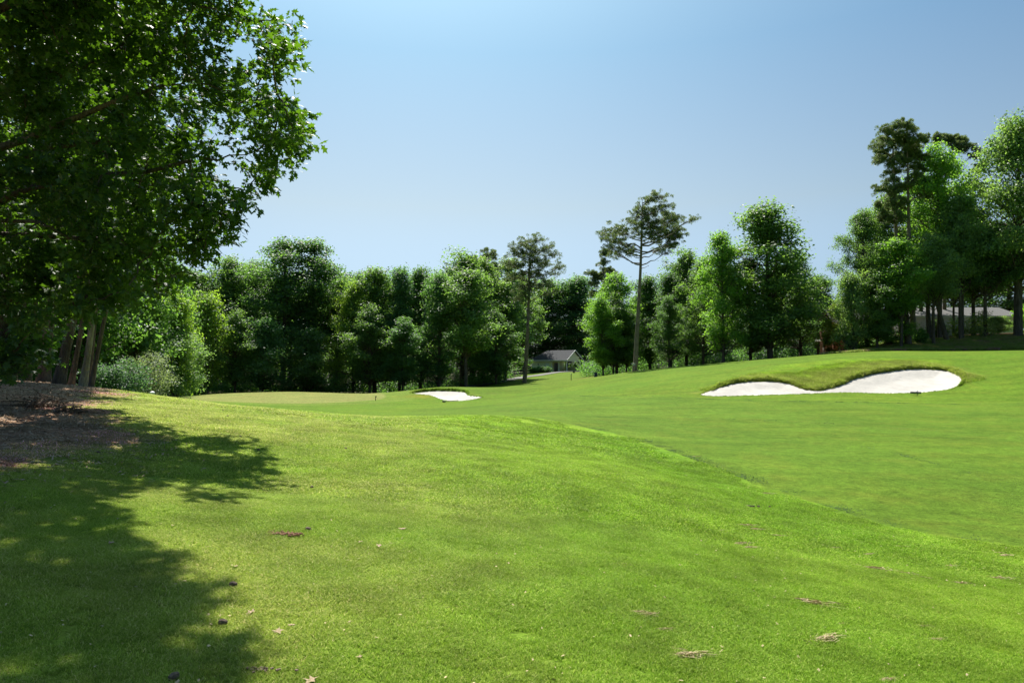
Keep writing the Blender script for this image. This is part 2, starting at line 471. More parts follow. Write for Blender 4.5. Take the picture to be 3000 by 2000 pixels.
def leaf_mat(name, base, trans, tw=.42, rough=.42, spec=.35, hue=.25):
    """Leaves: reflect one green, let a yellower green through."""
    m, nt, out = new_mat(name)
    at_ = N(nt, 'ShaderNodeAttribute'); at_.attribute_name = 'rnd'
    oi = N(nt, 'ShaderNodeObjectInfo')
    def ramped(c):
        mix = N(nt, 'ShaderNodeMix', data_type='RGBA', blend_type='MIX')
        mix.inputs[6].default_value = tuple(v * (1 - hue) for v in c) + (1,)
        mix.inputs[7].default_value = (c[0] * (1 + hue * 1.5), c[1] * (1 + hue), c[2] * (1 + hue * .3), 1)
        nt.links.new(at_.outputs['Fac'], mix.inputs[0])
        mul = N(nt, 'ShaderNodeMix', data_type='RGBA', blend_type='MULTIPLY'); mul.inputs[0].default_value = 1
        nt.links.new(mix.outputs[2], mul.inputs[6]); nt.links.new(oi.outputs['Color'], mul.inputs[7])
        return mul.outputs[2]
    b = N(nt, 'ShaderNodeBsdfPrincipled'); b.inputs['Roughness'].default_value = rough; b.inputs['Specular IOR Level'].default_value = spec
    nt.links.new(ramped(base), b.inputs['Base Color'])
    t = N(nt, 'ShaderNodeBsdfTranslucent'); nt.links.new(ramped(trans), t.inputs[0])
    mx = N(nt, 'ShaderNodeMixShader'); mx.inputs[0].default_value = tw
    nt.links.new(b.outputs[0], mx.inputs[1]); nt.links.new(t.outputs[0], mx.inputs[2]); nt.links.new(mx.outputs[0], out.inputs[0])
    return m

def bark_mat(name, c1, c2, scale=6.0, zs=.25):
    m, nt, out = new_mat(name)
    tc = N(nt, 'ShaderNodeTexCoord'); mp = N(nt, 'ShaderNodeMapping'); mp.inputs['Scale'].default_value = (1, 1, zs)
    nt.links.new(tc.outputs['Object'], mp.inputs[0])
    nz = N(nt, 'ShaderNodeTexNoise'); nz.inputs['Scale'].default_value = scale; nz.inputs['Detail'].default_value = 8; nz.inputs['Roughness'].default_value = .65
    vo = N(nt, 'ShaderNodeTexVoronoi'); vo.inputs['Scale'].default_value = scale * 2.2; vo.feature = 'DISTANCE_TO_EDGE'
    nt.links.new(mp.outputs[0], nz.inputs['Vector']); nt.links.new(mp.outputs[0], vo.inputs['Vector'])
    cr = N(nt, 'ShaderNodeValToRGB'); cr.color_ramp.elements[0].position = .35; cr.color_ramp.elements[1].position = .68
    cr.color_ramp.elements[0].color = c1 + (1,); cr.color_ramp.elements[1].color = c2 + (1,)
    nt.links.new(nz.outputs[0], cr.inputs[0])
    b = N(nt, 'ShaderNodeBsdfPrincipled'); b.inputs['Roughness'].default_value = .9; b.inputs['Specular IOR Level'].default_value = .15
    nt.links.new(cr.outputs[0], b.inputs['Base Color'])
    ad = N(nt, 'ShaderNodeMath', operation='MULTIPLY_ADD'); ad.inputs[1].default_value = 2.0
    nt.links.new(vo.outputs[0], ad.inputs[0]); nt.links.new(nz.outputs[0], ad.inputs[2])
    bp = N(nt, 'ShaderNodeBump'); bp.inputs['Strength'].default_value = .9; bp.inputs['Distance'].default_value = .05
    nt.links.new(ad.outputs[0], bp.inputs['Height']); nt.links.new(bp.outputs[0], b.inputs['Normal'])
    nt.links.new(b.outputs[0], out.inputs[0])
    return m

def turf_mat():
    m, nt, out = new_mat('turf')
    a = N(nt, 'ShaderNodeAttribute'); a.attribute_name = 'gcol'
    geo = N(nt, 'ShaderNodeNewGeometry')
    def noise(s, d=5, vec=None):
        n = N(nt, 'ShaderNodeTexNoise'); n.inputs['Scale'].default_value = s; n.inputs['Detail'].default_value = d; n.inputs['Roughness'].default_value = .6
        nt.links.new(vec or geo.outputs['Position'], n.inputs['Vector']); return n
    n1 = noise(3.2, 6); n2 = noise(26, 5); n3 = noise(.9, 4); n4 = noise(9, 4)
    def mr(src, a0, a1, b0, b1):
        r = N(nt, 'ShaderNodeMapRange'); r.inputs[1].default_value = a0; r.inputs[2].default_value = a1; r.inputs[3].default_value = b0; r.inputs[4].default_value = b1
        nt.links.new(src, r.inputs[0]); return r.outputs[0]
    k1 = mr(n1.outputs[0], .3, .7, .78, 1.22); k2 = mr(n2.outputs[0], .3, .7, .70, 1.30); k4 = mr(n4.outputs[0], .3, .7, .80, 1.2)
    def mul(x, y):
        q = N(nt, 'ShaderNodeMath', operation='MULTIPLY'); nt.links.new(x, q.inputs[0]); nt.links.new(y, q.inputs[1]); return q.outputs[0]
    k = mul(mul(k1, k2), k4)
    vm = N(nt, 'ShaderNodeVectorMath', operation='SCALE'); nt.links.new(a.outputs['Color'], vm.inputs[0]); nt.links.new(k, vm.inputs['Scale'])
    # patches of yellower blades
    yl = N(nt, 'ShaderNodeMix', data_type='RGBA', blend_type='MULTIPLY'); yl.inputs[7].default_value = (1.32, 1.06, 1.25, 1)
    nt.links.new(mr(n3.outputs[0], .45, .68, 0, .8), yl.inputs[0]); nt.links.new(vm.outputs[0], yl.inputs[6])
    b = N(nt, 'ShaderNodeBsdfPrincipled'); b.inputs['Roughness'].default_value = .85; b.inputs['Specular IOR Level'].default_value = .04
    nt.links.new(yl.outputs[2], b.inputs['Base Color'])
    pass
    hs = N(nt, 'ShaderNodeMath', operation='ADD'); nt.links.new(n2.outputs[0], hs.inputs[0]); nt.links.new(n4.outputs[0], hs.inputs[1])
    bp = N(nt, 'ShaderNodeBump'); bp.inputs['Strength'].default_value = .75; bp.inputs['Distance'].default_value = .06
    nt.links.new(hs.outputs[0], bp.inputs['Height']); nt.links.new(bp.outputs[0], b.inputs['Normal'])
    nt.links.new(b.outputs[0], out.inputs[0])
    return m

def blade_mat():
    m, nt, out = new_mat('grass_blade')
    a = N(nt, 'ShaderNodeAttribute'); a.attribute_name = 'gcol'; a.attribute_type = 'INSTANCER'
    r = N(nt, 'ShaderNodeAttribute'); r.attribute_name = 'rnd'
    geo = N(nt, 'ShaderNodeNewGeometry')
    n3 = N(nt, 'ShaderNodeTexNoise'); n3.inputs['Scale'].default_value = 1.6; n3.inputs['Detail'].default_value = 5
    nt.links.new(geo.outputs['Position'], n3.inputs['Vector'])
    cr = N(nt, 'ShaderNodeValToRGB')
    e = cr.color_ramp.elements; e[0].position = 0; e[0].color = (.70, .76, .6, 1); e[1].position = .80; e[1].color = (2.0, 1.8, 1.9, 1)
    x = e.new(.88); x.color = (2.6, 2.0, 3.6, 1); x = e.new(1.0); x.color = (3.6, 2.2, 7.0, 1)
    nt.links.new(r.outputs['Fac'], cr.inputs[0])
    mu = N(nt, 'ShaderNodeMix', data_type='RGBA', blend_type='MULTIPLY'); mu.inputs[0].default_value = 1
    nt.links.new(a.outputs['Color'], mu.inputs[6]); nt.links.new(cr.outputs[0], mu.inputs[7])
    mr = N(nt, 'ShaderNodeMapRange'); mr.inputs[1].default_value = .3; mr.inputs[2].default_value = .7; mr.inputs[3].default_value = .78; mr.inputs[4].default_value = 1.22
    nt.links.new(n3.outputs[0], mr.inputs[0])
    vm = N(nt, 'ShaderNodeVectorMath', operation='SCALE'); nt.links.new(mu.outputs[2], vm.inputs[0]); nt.links.new(mr.outputs[0], vm.inputs['Scale'])
    b = N(nt, 'ShaderNodeBsdfPrincipled'); b.inputs['Roughness'].default_value = .6; b.inputs['Specular IOR Level'].default_value = .12
    nt.links.new(vm.outputs[0], b.inputs['Base Color'])
    t = N(nt, 'ShaderNodeBsdfTranslucent'); nt.links.new(vm.outputs[0], t.inputs[0])
    mx = N(nt, 'ShaderNodeMixShader'); mx.inputs[0].default_value = .45
    nt.links.new(b.outputs[0], mx.inputs[1]); nt.links.new(t.outputs[0], mx.inputs[2]); nt.links.new(mx.outputs[0], out.inputs[0])
    return m

M = {}
M['turf'] = turf_mat()
M['blade'] = blade_mat()
M['sand'] = plain('bunker_sand', (.355, .335, .305), .95, .07, 1.3, .8, 7.0, stretch=(1, .35, 1))
M['asphalt'] = plain('path_asphalt', (.10, .095, .09), .9, .15, 2.0, .2, 30)
M['oak_leaf'] = leaf_mat('oak_leaf', (.030, .066, .018), (.13, .30, .013), .33, .50, .28)
M['leaf'] = leaf_mat('broad_leaf', (.084, .160, .056), (.22, .42, .060), .50, .48, .32)
M['needle'] = leaf_mat('pine_needle', (.105, .160, .070), (.18, .26, .08), .35, .45, .35)
M['bark_pine'] = bark_mat('pine_bark', (.10, .075, .055), (.26, .215, .175), 5.0, .35)
M['bark_dark'] = bark_mat('dark_bark', (.055, .045, .035), (.15, .125, .10), 7.0, .2)
M['bark_pale'] = bark_mat('pale_bark', (.14, .12, .085), (.30, .27, .20), 7.0, .25)
M['cream'] = plain('cream_siding', (.80, .79, .60), .7, .05, 3)
M['white'] = plain('white_trim', (.72, .72, .70), .6, .05, 3)
M['grey_siding'] = plain('grey_siding', (.74, .73, .70), .7, .06, 2)
M['shingle'] = plain('dark_shingle', (.035, .038, .045), .9, .3, 14, .4, 30)
M['shingle_grey'] = plain('grey_shingle', (.075, .073, .072), .9, .25, 12, .4, 25)
M['dark'] = plain('dark_interior', (.02, .02, .022), .8)
M['door'] = plain('dark_door', (.035, .04, .042), .5)
M['brick'] = plain('red_brick', (.28, .12, .07), .85, .2, 6)
M['mortar'] = plain('mortar', (.35, .30, .26), .9, .1, 6)
M['stick'] = plain('dead_wood', (.20, .14, .10), .9, .3, 6)
M['darkstick'] = plain('dark_dead_leaf', (.11, .075, .05), .9, .4, 6)
M['thatch'] = plain('dry_thatch', (.44, .34, .20), .95, .2, 30)
M['deadleaf'] = plain('dead_leaf', (.27, .19, .11), .8, .25, 20)
M['clip'] = plain('grass_clipping', (.085, .150, .035), .95, .25, 30)
M['black'] = plain('black_plastic', (.015, .016, .018), .5)
M['green_metal'] = plain('green_metal', (.03, .09, .08), .5)
M['navy'] = plain('navy_paint', (.02, .03, .06), .5)
M['red'] = plain('flag_red', (.45, .03, .03), .8, .05)
M['flagwhite'] = plain('flag_white', (.75, .74, .72), .8, .04)
M['blue'] = plain('flag_blue', (.02, .03, .16), .8, .05)
M['orange'] = plain('flag_orange', (.80, .28, .05), .8, .05)
M['chip'] = plain('mulch_chip', (.36, .25, .165), .9, .5, 3.0)
M['bright'] = plain('lime_shrub', (.10, .17, .02), .7)

# ------------------------------------------------------------------ terrain sheet
def spaced(segs):
    out = [segs[0][0]]
    for a, b, s in segs:
        n = max(1, int(round((b - a) / s)))
        out += list(a + (b - a) * (np.arange(1, n + 1) / n))
    return np.array(out)
def grow(a, b, n, rev=False):
    g = np.geomspace(1, abs(b - a) + 1, n + 1)[1:] - 1
    return g
gx = np.concatenate([-(60 + grow(60, 3000, 22)[::-1]), spaced([(-60, -14, 1.0), (-14, -1.2, .2), (-1.2, 8, .17), (8, 12, .25), (12, 33, .16), (33, 62, 1.0)]), 62 + grow(62, 3000, 22)])
gy = np.concatenate([-(12 + grow(12, 3000, 22)[::-1]), spaced([(-12, 2, 1.0), (2, 14, .15), (14, 30, .25), (30, 44.5, .45), (44.5, 54.5, .14), (54.5, 64.5, .5), (64.5, 76.5, .2), (76.5, 112, .5), (112, 180, 1.5)]), 180 + grow(180, 3000, 22)])
GX, GY = np.meshgrid(gx, gy)
rimmask = np.zeros(GX.shape, bool)
for poly_, (ax_, bx_, ay_, by_), tol in ((BUNK_R, (11, 34, 43, 56), .10), (BUNK_M, (-12, -2, 64, 77), .15)):
    m_ = (GX > ax_) & (GX < bx_) & (GY > ay_) & (GY < by_)
    xs_, ys_ = GX[m_], GY[m_]; s_ = poly_sd(poly_, xs_, ys_); e_ = .02
    gx_ = (poly_sd(poly_, xs_ + e_, ys_) - poly_sd(poly_, xs_ - e_, ys_)) / (2 * e_); gy_ = (poly_sd(poly_, xs_, ys_ + e_) - poly_sd(poly_, xs_, ys_ - e_)) / (2 * e_)
    near_ = np.abs(s_) < tol
    xs_ = np.where(near_, xs_ - (s_ - .004) * gx_, xs_); ys_ = np.where(near_, ys_ - (s_ - .004) * gy_, ys_)
    GX[m_], GY[m_] = xs_, ys_
Z = ground_z(GX.copy(), GY.copy())
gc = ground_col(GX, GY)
# soil and thatch between the near blades, darkened to match the self-shaded blades
gc *= (1 - .20 * ss(22, 15, GY) * (GY > -9) * (poly_sd(FAIR, GX, GY) > .15) * (np.abs(GX) < 16))[..., None]
ny, nx = GX.shape
idx = np.arange(nx * ny).reshape(ny, nx)
Fq = np.stack([idx[:-1, :-1], idx[:-1, 1:], idx[1:, 1:], idx[1:, :-1]], -1).reshape(-1, 4)
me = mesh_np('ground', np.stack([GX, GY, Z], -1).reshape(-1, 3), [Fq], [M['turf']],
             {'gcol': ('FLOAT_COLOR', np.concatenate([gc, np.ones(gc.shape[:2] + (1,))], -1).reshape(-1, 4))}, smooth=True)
structure(link('ground', me))

# sand sheets
def sand(poly, step, name):
    P = np.array(poly); x0, y0 = P.min(0) - .3; x1, y1 = P.max(0) + .3
    X, Y = np.meshgrid(np.arange(x0, x1, step), np.arange(y0, y1, step))
    s = poly_sd(poly, X, Y)
    z = ground_z(X.copy(), Y.copy(), terrain=False)
    z = np.where(s >= 0, z - .30, z) + (vnoise(X, Y, .45, 5) - .5) * .03 + (vnoise(X, Y, .16, 6) - .5) * .014
    n0, n1 = X.shape; id_ = np.arange(n0 * n1).reshape(n0, n1)
    f = np.stack([id_[:-1, :-1], id_[:-1, 1:], id_[1:, 1:], id_[1:, :-1]], -1).reshape(-1, 4)
    keep = (s.reshape(-1)[f] < .12).all(1)
    m_ = mesh_np(name, np.stack([X, Y, z], -1).reshape(-1, 3), [f[keep]], [M['sand']], smooth=True)
    return structure(link(name, m_))
sand(BUNK_R, .12, 'sand_bunker_right')
sand(BUNK_M, .15, 'sand_bunker_middle')

# cart path
pp = [np.array(p[:2]) for p in PATHC]
dense = []
for i in range(len(pp) - 1):
    p0 = pp[max(i - 1, 0)]; p1 = pp[i]; p2 = pp[i + 1]; p3 = pp[min(i + 2, len(pp) - 1)]
    for t in np.linspace(0, 1, 14, endpoint=False):
        dense.append(.5 * (2 * p1 + (p2 - p0) * t + (2 * p0 - 5 * p1 + 4 * p2 - p3) * t * t + (3 * p1 - p0 - 3 * p2 + p3) * t ** 3))
dense = np.array(dense); tg = np.gradient(dense, axis=0); tg /= np.linalg.norm(tg, axis=1, keepdims=True); nm = np.stack([-tg[:, 1], tg[:, 0]], 1)
offs = np.linspace(-1.5, 1.5, 6)
pv = dense[:, None] + nm[:, None] * offs[None, :, None]
pz = ground_z(pv[..., 0].copy(), pv[..., 1].copy()) + .07
id_ = np.arange(pz.size).reshape(pz.shape)
f = np.stack([id_[:-1, :-1], id_[:-1, 1:], id_[1:, 1:], id_[1:, :-1]], -1).reshape(-1, 4)
structure(link('cart_path', mesh_np('cart_path', np.concatenate([pv, pz[..., None]], -1).reshape(-1, 3), [f], [M['asphalt']], smooth=True)))

# ------------------------------------------------------------------ grass (geometry-node instances of small tufts)
def tuft(name, size, n, h, w, seed, lean=.9):
    r = np.random.default_rng(seed)
    x = r.uniform(-size / 2, size / 2, n); y = r.uniform(-size / 2, size / 2, n)
    a = r.uniform(0, 2 * math.pi, n); hh = h * r.uniform(.5, 1.25, n); ww = w * r.uniform(.7, 1.3, n)
    ln = r.uniform(.25, 1, n) ** .8 * lean * hh; la = r.uniform(0, 2 * math.pi, n)
    dx, dy = np.cos(a) * ww / 2, np.sin(a) * ww / 2
    lx, ly = np.cos(la) * ln, np.sin(la) * ln
    b0 = np.stack([x - dx, y - dy, np.full(n, -.006)], 1); b1 = np.stack([x + dx, y + dy, np.full(n, -.006)], 1)
    m0 = np.stack([x - dx * .8 + lx * .35, y - dy * .8 + ly * .35, hh * .6], 1); m1 = np.stack([x + dx * .8 + lx * .35, y + dy * .8 + ly * .35, hh * .6], 1)
    tp = np.stack([x + lx, y + ly, hh], 1)
    V = np.stack([b0, b1, m1, m0, tp], 1).reshape(-1, 3)
    k = np.arange(n)[:, None] * 5
    rn = np.repeat(r.uniform(0, 1, n), 5)
    return mesh_np(name, V, [k + np.array([[0, 1, 2, 3]]), k + np.array([[3, 2, 4]])], [M['blade']], {'rnd': ('FLOAT', rn)})

def scatter(name, meshes, P, nrm, col, scale, label):
    """Points carrying rotation, size and colour; a node group puts one of the tufts on each."""
    n = len(P)
    r = np.random.default_rng(n)
    # euler from normal (small tilts) with random spin
    eul = np.zeros((n, 3))
    spin = r.uniform(0, 2 * math.pi, n)
    eul[:, 0] = -np.arctan2(nrm[:, 1], nrm[:, 2]); eul[:, 1] = np.arctan2(nrm[:, 0], nrm[:, 2]); 
    pick = r.integers(0, len(meshes), n)
    me = mesh_np(name + '_points', P, [], [], {'rot': ('FLOAT_VECTOR', eul), 'spin': ('FLOAT', spin), 'pick': ('FLOAT', pick.astype(float)), 'sc': ('FLOAT', scale),
                                              'gcol': ('FLOAT_COLOR', np.concatenate([col, np.ones((n, 1))], 1))})
    o = link(name, me)
    ng = D.node_groups.new(name + '_scatter', 'GeometryNodeTree')
    ng.interface.new_socket('Geometry', in_out='INPUT', socket_type='NodeSocketGeometry')
    ng.interface.new_socket('Geometry', in_out='OUTPUT', socket_type='NodeSocketGeometry')
    gi = ng.nodes.new('NodeGroupInput'); go = ng.nodes.new('NodeGroupOutput')
    def attr(nm, tp):
        a = ng.nodes.new('GeometryNodeInputNamedAttribute'); a.data_type = tp; a.inputs['Name'].default_value = nm
        return a.outputs['Attribute']
    join = ng.nodes.new('GeometryNodeJoinGeometry')
    rr = ng.nodes.new('FunctionNodeEulerToRotation'); ng.links.new(attr('rot', 'FLOAT_VECTOR'), rr.inputs[0])
    cx = ng.nodes.new('ShaderNodeCombineXYZ'); ng.links.new(attr('spin', 'FLOAT'), cx.inputs[2])
    r2 = ng.nodes.new('FunctionNodeEulerToRotation'); ng.links.new(cx.outputs[0], r2.inputs[0])
    rm = ng.nodes.new('FunctionNodeRotateRotation'); rm.rotation_space = 'LOCAL'
    ng.links.new(rr.outputs[0], rm.inputs[0]); ng.links.new(r2.outputs[0], rm.inputs[1])
    for i, tm in enumerate(meshes):
        # the tuft geometry lives in a hidden source object
        so = TUFT_SRC[tm.name]
        oi = ng.nodes.new('GeometryNodeObjectInfo'); oi.inputs['Object'].default_value = so
        iop = ng.nodes.new('GeometryNodeInstanceOnPoints')
        cmp_ = ng.nodes.new('FunctionNodeCompare'); cmp_.data_type = 'FLOAT'; cmp_.operation = 'EQUAL'
        ng.links.new(attr('pick', 'FLOAT'), cmp_.inputs[0]); cmp_.inputs[1].default_value = i; cmp_.inputs['Epsilon'].default_value = .1
        ng.links.new(gi.outputs[0], iop.inputs['Points']); ng.links.new(cmp_.outputs[0], iop.inputs['Selection'])
        ng.links.new(oi.outputs['Geometry'], iop.inputs['Instance']); ng.links.new(rm.outputs[0], iop.inputs['Rotation'])
        ng.links.new(attr('sc', 'FLOAT'), iop.inputs['Scale'])
        ng.links.new(iop.outputs[0], join.inputs[0])
    ng.links.new(join.outputs[0], go.inputs[0])
    md = o.modifiers.new('scatter', 'NODES'); md.node_group = ng
    tag(o, label, None, kind='stuff')
    return o
TUFT_SRC = {}
def src(mesh):
    # source tufts sit as single clumps of real grass on the ground behind the viewer
    o = link('grass_tuft', mesh, loc=(-3 + 1.1 * len(TUFT_SRC), -9, 0))
    o.location.z = t1(o.location.x, o.location.y)
    tag(o, 'turf grass growing behind the viewer', None, kind='stuff')
    TUFT_SRC[mesh.name] = o
    return mesh
near_t = [src(tuft('near_tuft_%s' % w, .34, 1500, .018, .0034, 10 + i, 2.0)) for i, w in enumerate(('a', 'b', 'c'))]
mid_t = [src(tuft('mid_tuft_%s' % w, .60, 1100, .019, .008, 20 + i, 2.2)) for i, w in enumerate(('a', 'b', 'c'))]
far_t = [src(tuft('far_tuft_%s' % w, 1.2, 1300, .024, .018, 30 + i, 2.4)) for i, w in enumerate(('a', 'b'))]
long_t = [src(tuft('long_tuft_%s' % w, .7, 420, .16, .016, 40 + i, 1.2)) for i, w in enumerate(('a', 'b'))]

lip_t = [src(tuft('lip_tuft_%s' % w, .30, 130, .06, .012, 50 + i, 1.3)) for i, w in enumerate(('a', 'b'))]

def normals(x, y, e=.15):
    zx = (ground_z(x + e, y) - ground_z(x - e, y)) / (2 * e); zy = (ground_z(x, y + e) - ground_z(x, y - e)) / (2 * e)
    n = np.stack([-zx, -zy, np.ones_like(x)], 1)
    return n / np.linalg.norm(n, axis=1, keepdims=True)

def gridpts(x0, x1, y0, y1, step, r, fov=.86):
    X, Y = np.meshgrid(np.arange(x0, x1, step), np.arange(y0, y1, step))
    X = X.ravel() + r.uniform(-.4, .4, X.size) * step; Y = Y.ravel() + r.uniform(-.4, .4, Y.size) * step
    k = (np.abs(X) < fov * Y + 1.6)
    return X[k], Y[k]
def place_grass(name, meshes, x, y, hs, label, keep_mulch=.0):
    mu = poly_sd(MULCH, x, y) + 1.3 * (vnoise(x, y, 2.1, 2) - .5)
    r = np.random.default_rng(5)
    keep = (mu > -.25) | (r.uniform(size=len(x)) < .06)
    f = poly_sd(FAIR, x, y)
    keep &= poly_sd(BUNK_R, x, y) > .10
    x, y, f, mu = x[keep], y[keep], f[keep], mu[keep]
    # thinner in the shade near the mulch
    keep = r.uniform(size=len(x)) < np.clip(.45 + .55 * ss(0, 2.0, mu), 0, 1)
    rd = ((x - CLAY[0])) ** 2 / .04 + ((y - CLAY[1])) ** 2 / .012
    keep &= rd > 1
    x, y, f = x[keep], y[keep], f[keep]
    z = ground_z(x.copy(), y.copy())
    z += .004
    sc = np.where(f < 0, .55, 1.0) * hs * r.uniform(.8, 1.2, len(x)) * (.75 + .5 * vnoise(x, y, .8, 33))
    return scatter(name, meshes, np.stack([x, y, z], 1), normals(x, y), ground_col(x, y) * 1.18, sc, label)
r_ = np.random.default_rng(3)
x, y = gridpts(-7, 8, 2.2, 8, .20, r_)
place_grass('near_grass', near_t, x, y, 1.0, 'mown green turf at the foot of the picture')
x, y = gridpts(-16, 17, 7.8, 17, .36, r_)
k_ = poly_sd(FAIR, x, y) > .15; x, y = x[k_], y[k_]
place_grass('middle_grass', mid_t, x, y, 1.0, 'mown green turf on the slope in the middle distance')
x, y = gridpts(-22, 24, 16.8, 27, .8, r_)
k_ = (poly_sd(FAIR, x, y) > .3) & (r_.uniform(size=len(x)) < ss(27, 20, y)); x, y = x[k_], y[k_]
place_grass('far_grass', far_t, x, y, 1.0, 'mown turf on the far part of the near slope')

# long grass on the bunker rims and mound face
def rim_grass():
    r = np.random.default_rng(8)
    x = r.uniform(11, 34, 60000); y = r.uniform(44, 60, 60000)
    s = poly_sd(MOUNDFACE, x, y); b = poly_sd(BUNK_R, x, y)
    k = (s < .2) & (b > .05) & (b < 3.4) & (y > 47.6)
    x, y = x[k][:5200], y[k][:5200]
    xs, ys, ss_ = [x], [y], [r.uniform(.7, 1.9, len(x))]
    for poly, n in ((BUNK_R, 2600), (BUNK_M, 800)):
        P = np.array(poly); nx_ = np.roll(P, -1, 0)
        L = np.hypot(*(nx_ - P).T); c = np.cumsum(L) / L.sum()
        t = r.uniform(size=n); jj = np.minimum(np.searchsorted(c, t), len(P) - 1); a = r.uniform(size=(n, 1))
        q = P[jj] * (1 - a) + nx_[jj] * a + r.normal(size=(n, 2)) * .07
        sdq = poly_sd(poly, q[:, 0], q[:, 1])
        k = (sdq > .0)
        q = q[k]; front = (q[:, 1] < 47.6) if poly is BUNK_R else (q[:, 1] < 72.6)
        xs.append(q[:, 0]); ys.append(q[:, 1]); ss_.append(np.where(front, .35, .95) * r.uniform(.6, 1.2, len(q)))
    x = np.concatenate(xs); y = np.concatenate(ys); sc = np.concatenate(ss_)
    z = ground_z(x.copy(), y.copy())
    scatter('rim_grass', lip_t, np.stack([x, y, z], 1), normals(x, y), ground_col(x, y) * 1.7, sc, 'longer unmown grass on the mound round the bunkers')
rim_grass()
def bank_grass():
    r = np.random.default_rng(18)
    x = r.uniform(35, 66, 3600); y = r.uniform(77.5, 86, 3600)
    k = ss(35, 39, x - (y - 80) * .3) > .5
    x, y = x[k], y[k]
    col = np.where(r.uniform(size=(len(x), 1)) < .18, np.array([[.24, .17, .09]]), np.array([[.155, .23, .035]]))
    scatter('bank_grass', long_t, np.stack([x, y, ground_z(x.copy(), y.copy())], 1), normals(x, y), col, r.uniform(.6, 1.6, len(x)), 'rough grass and brown weeds on the bank below the trees')
bank_grass()

# ------------------------------------------------------------------ clippings left by the mower along the fairway edge
def clippings():
    r = np.random.default_rng(12)
    tV = np.array([(-.5, -.3, 0), (.5, -.35, 0), (.6, .3, .05), (-.4, .4, .0), (0, 0, .55)]); tF = np.array([(0, 1, 4), (1, 2, 4), (2, 3, 4), (3, 0, 4)])
    line = [hit(u, v)[:2] for u, v in [(3150, 1645), (3000, 1602), (2850, 1582), (2700, 1560), (2600, 1538), (2500, 1510), (2350, 1460), (2200, 1412), (2000, 1335), (1900, 1300), (1800, 1270), (1650, 1238)]]
    P = []; S = []
    def along(line, n, wid, s0, s1, d0=1.0, d1=1.0):
        L = np.array(line); seg = np.hypot(*(L[1:] - L[:-1]).T); c = np.concatenate([[0], np.cumsum(seg)]); tot = c[-1]
        for _ in range(n):
            t = r.uniform() ** 1.2; q = t * tot; j = min(int(np.searchsorted(c, q, 'right')) - 1, len(seg) - 1)
            a = (q - c[j]) / seg[j]; p = L[j] * (1 - a) + L[j + 1] * a
            clump = vnoise(np.array([q]), np.array([0.0]), .5, 3)[0]
            if r.uniform() > clump * 1.4: continue
            d = L[j + 1] - L[j]; nrm = np.array([-d[1], d[0]]) / np.linalg.norm(d)
            p = p + nrm * (-abs(r.normal()) * wid)
            P.append(p); S.append(r.uniform(s0, s1) * (.6 + clump))
    along(line, 5000, .26, .005, .021)
    line2 = [hit(u, v)[:2] for u, v in [(3000, 1425), (2850, 1392), (2700, 1350), (2600, 1325), (2500, 1305)]]
    along(line2, 500, .12, .012, .03)
    line3 = [hit(u, v)[:2] for u, v in [(3000, 1282), (2700, 1262), (2400, 1240), (2000, 1222)]]
    along(line3, 400, .3, .012, .035)
    line4 = [hit(u, v)[:2] for u, v in [(3000, 1180), (2500, 1179), (2250, 1175), (2000, 1166), (1700, 1161)]]
    along(line4, 900, .1, .02, .06)
    P = np.array(P); S = np.array(S)
    z = ground_z(P[:, 0].copy(), P[:, 1].copy())
    pos = np.column_stack([P, z + .004])
    V, Fc = stamp(tV, tF, pos, frames(np.column_stack([r.normal(size=(len(P), 2)) * .25, np.ones(len(P))]), r), S)
    o = link('grass_clippings', mesh_np('grass_clippings', V, [Fc], [M['clip']]))
    tag(o, 'dark ridge of mown clippings along the fairway edge', None, kind='stuff')
clippings()

# mulch chips and needles
def litter():
    r = np.random.default_rng(14)
    tV = np.array([(-.5, -.12, 0), (.5, -.1, .1), (.48, .12, .1), (-.5, .12, .02)]); tF = np.array([(0, 1, 2, 3)])
    x = -4 - 18 * r.uniform(size=110000) ** 1.1; y = 5 + 22 * r.uniform(size=110000)
    mu = poly_sd(MULCH, x, y) + 1.6 * (vnoise(x, y, 2.1, 2) - .5)
    k = (mu < r.exponential(.35, len(x))) & (np.abs(x) < .8 * y + 1.5)
    x, y = x[k][:34000], y[k][:34000]
    pos = np.column_stack([x, y, ground_z(x.copy(), y.copy()) + .012])
    S = r.uniform(.02, .075, len(x))
    rn = r.uniform(size=len(x))
    V, Fc = stamp(tV, tF, pos, frames(np.column_stack([r.normal(size=(len(x), 2)) * .35, np.ones(len(x))]), r), S)
    o = link('mulch_litter', mesh_np('mulch_litter', V, [Fc], [M['chip']]))
    tag(o, 'brown mulch of needles and chips under the trees at the left', None, kind='stuff')
litter()

def turf_litter():
    """Tiny flakes of dead leaf and clippings lying between the blades."""
    r = np.random.default_rng(15)
    tV = np.array([(-.5, -.2, 0), (.5, -.25, .05), (.45, .3, .12), (-.4, .25, .03)]); tF = np.array([(0, 1, 2, 3)])
    y = 3 + 22 * r.uniform(size=1500) ** 1.3; x = r.uniform(-.8, .8, 1500) * y
    k = (poly_sd(FAIR, x, y) > .1); x, y = x[k], y[k]
    pos = np.column_stack([x, y, ground_z(x.copy(), y.copy()) + .016])
    V, Fc = stamp(tV, tF, pos, frames(np.column_stack([r.normal(size=(len(x), 2)) * .4, np.ones(len(x))]), r), r.uniform(.008, .026, len(x)))
    o = link('turf_litter', mesh_np('turf_litter', V, [Fc], [M['thatch']])); tag(o, 'tiny dry flakes and clippings scattered in the near turf', None, kind='stuff')
turf_litter()

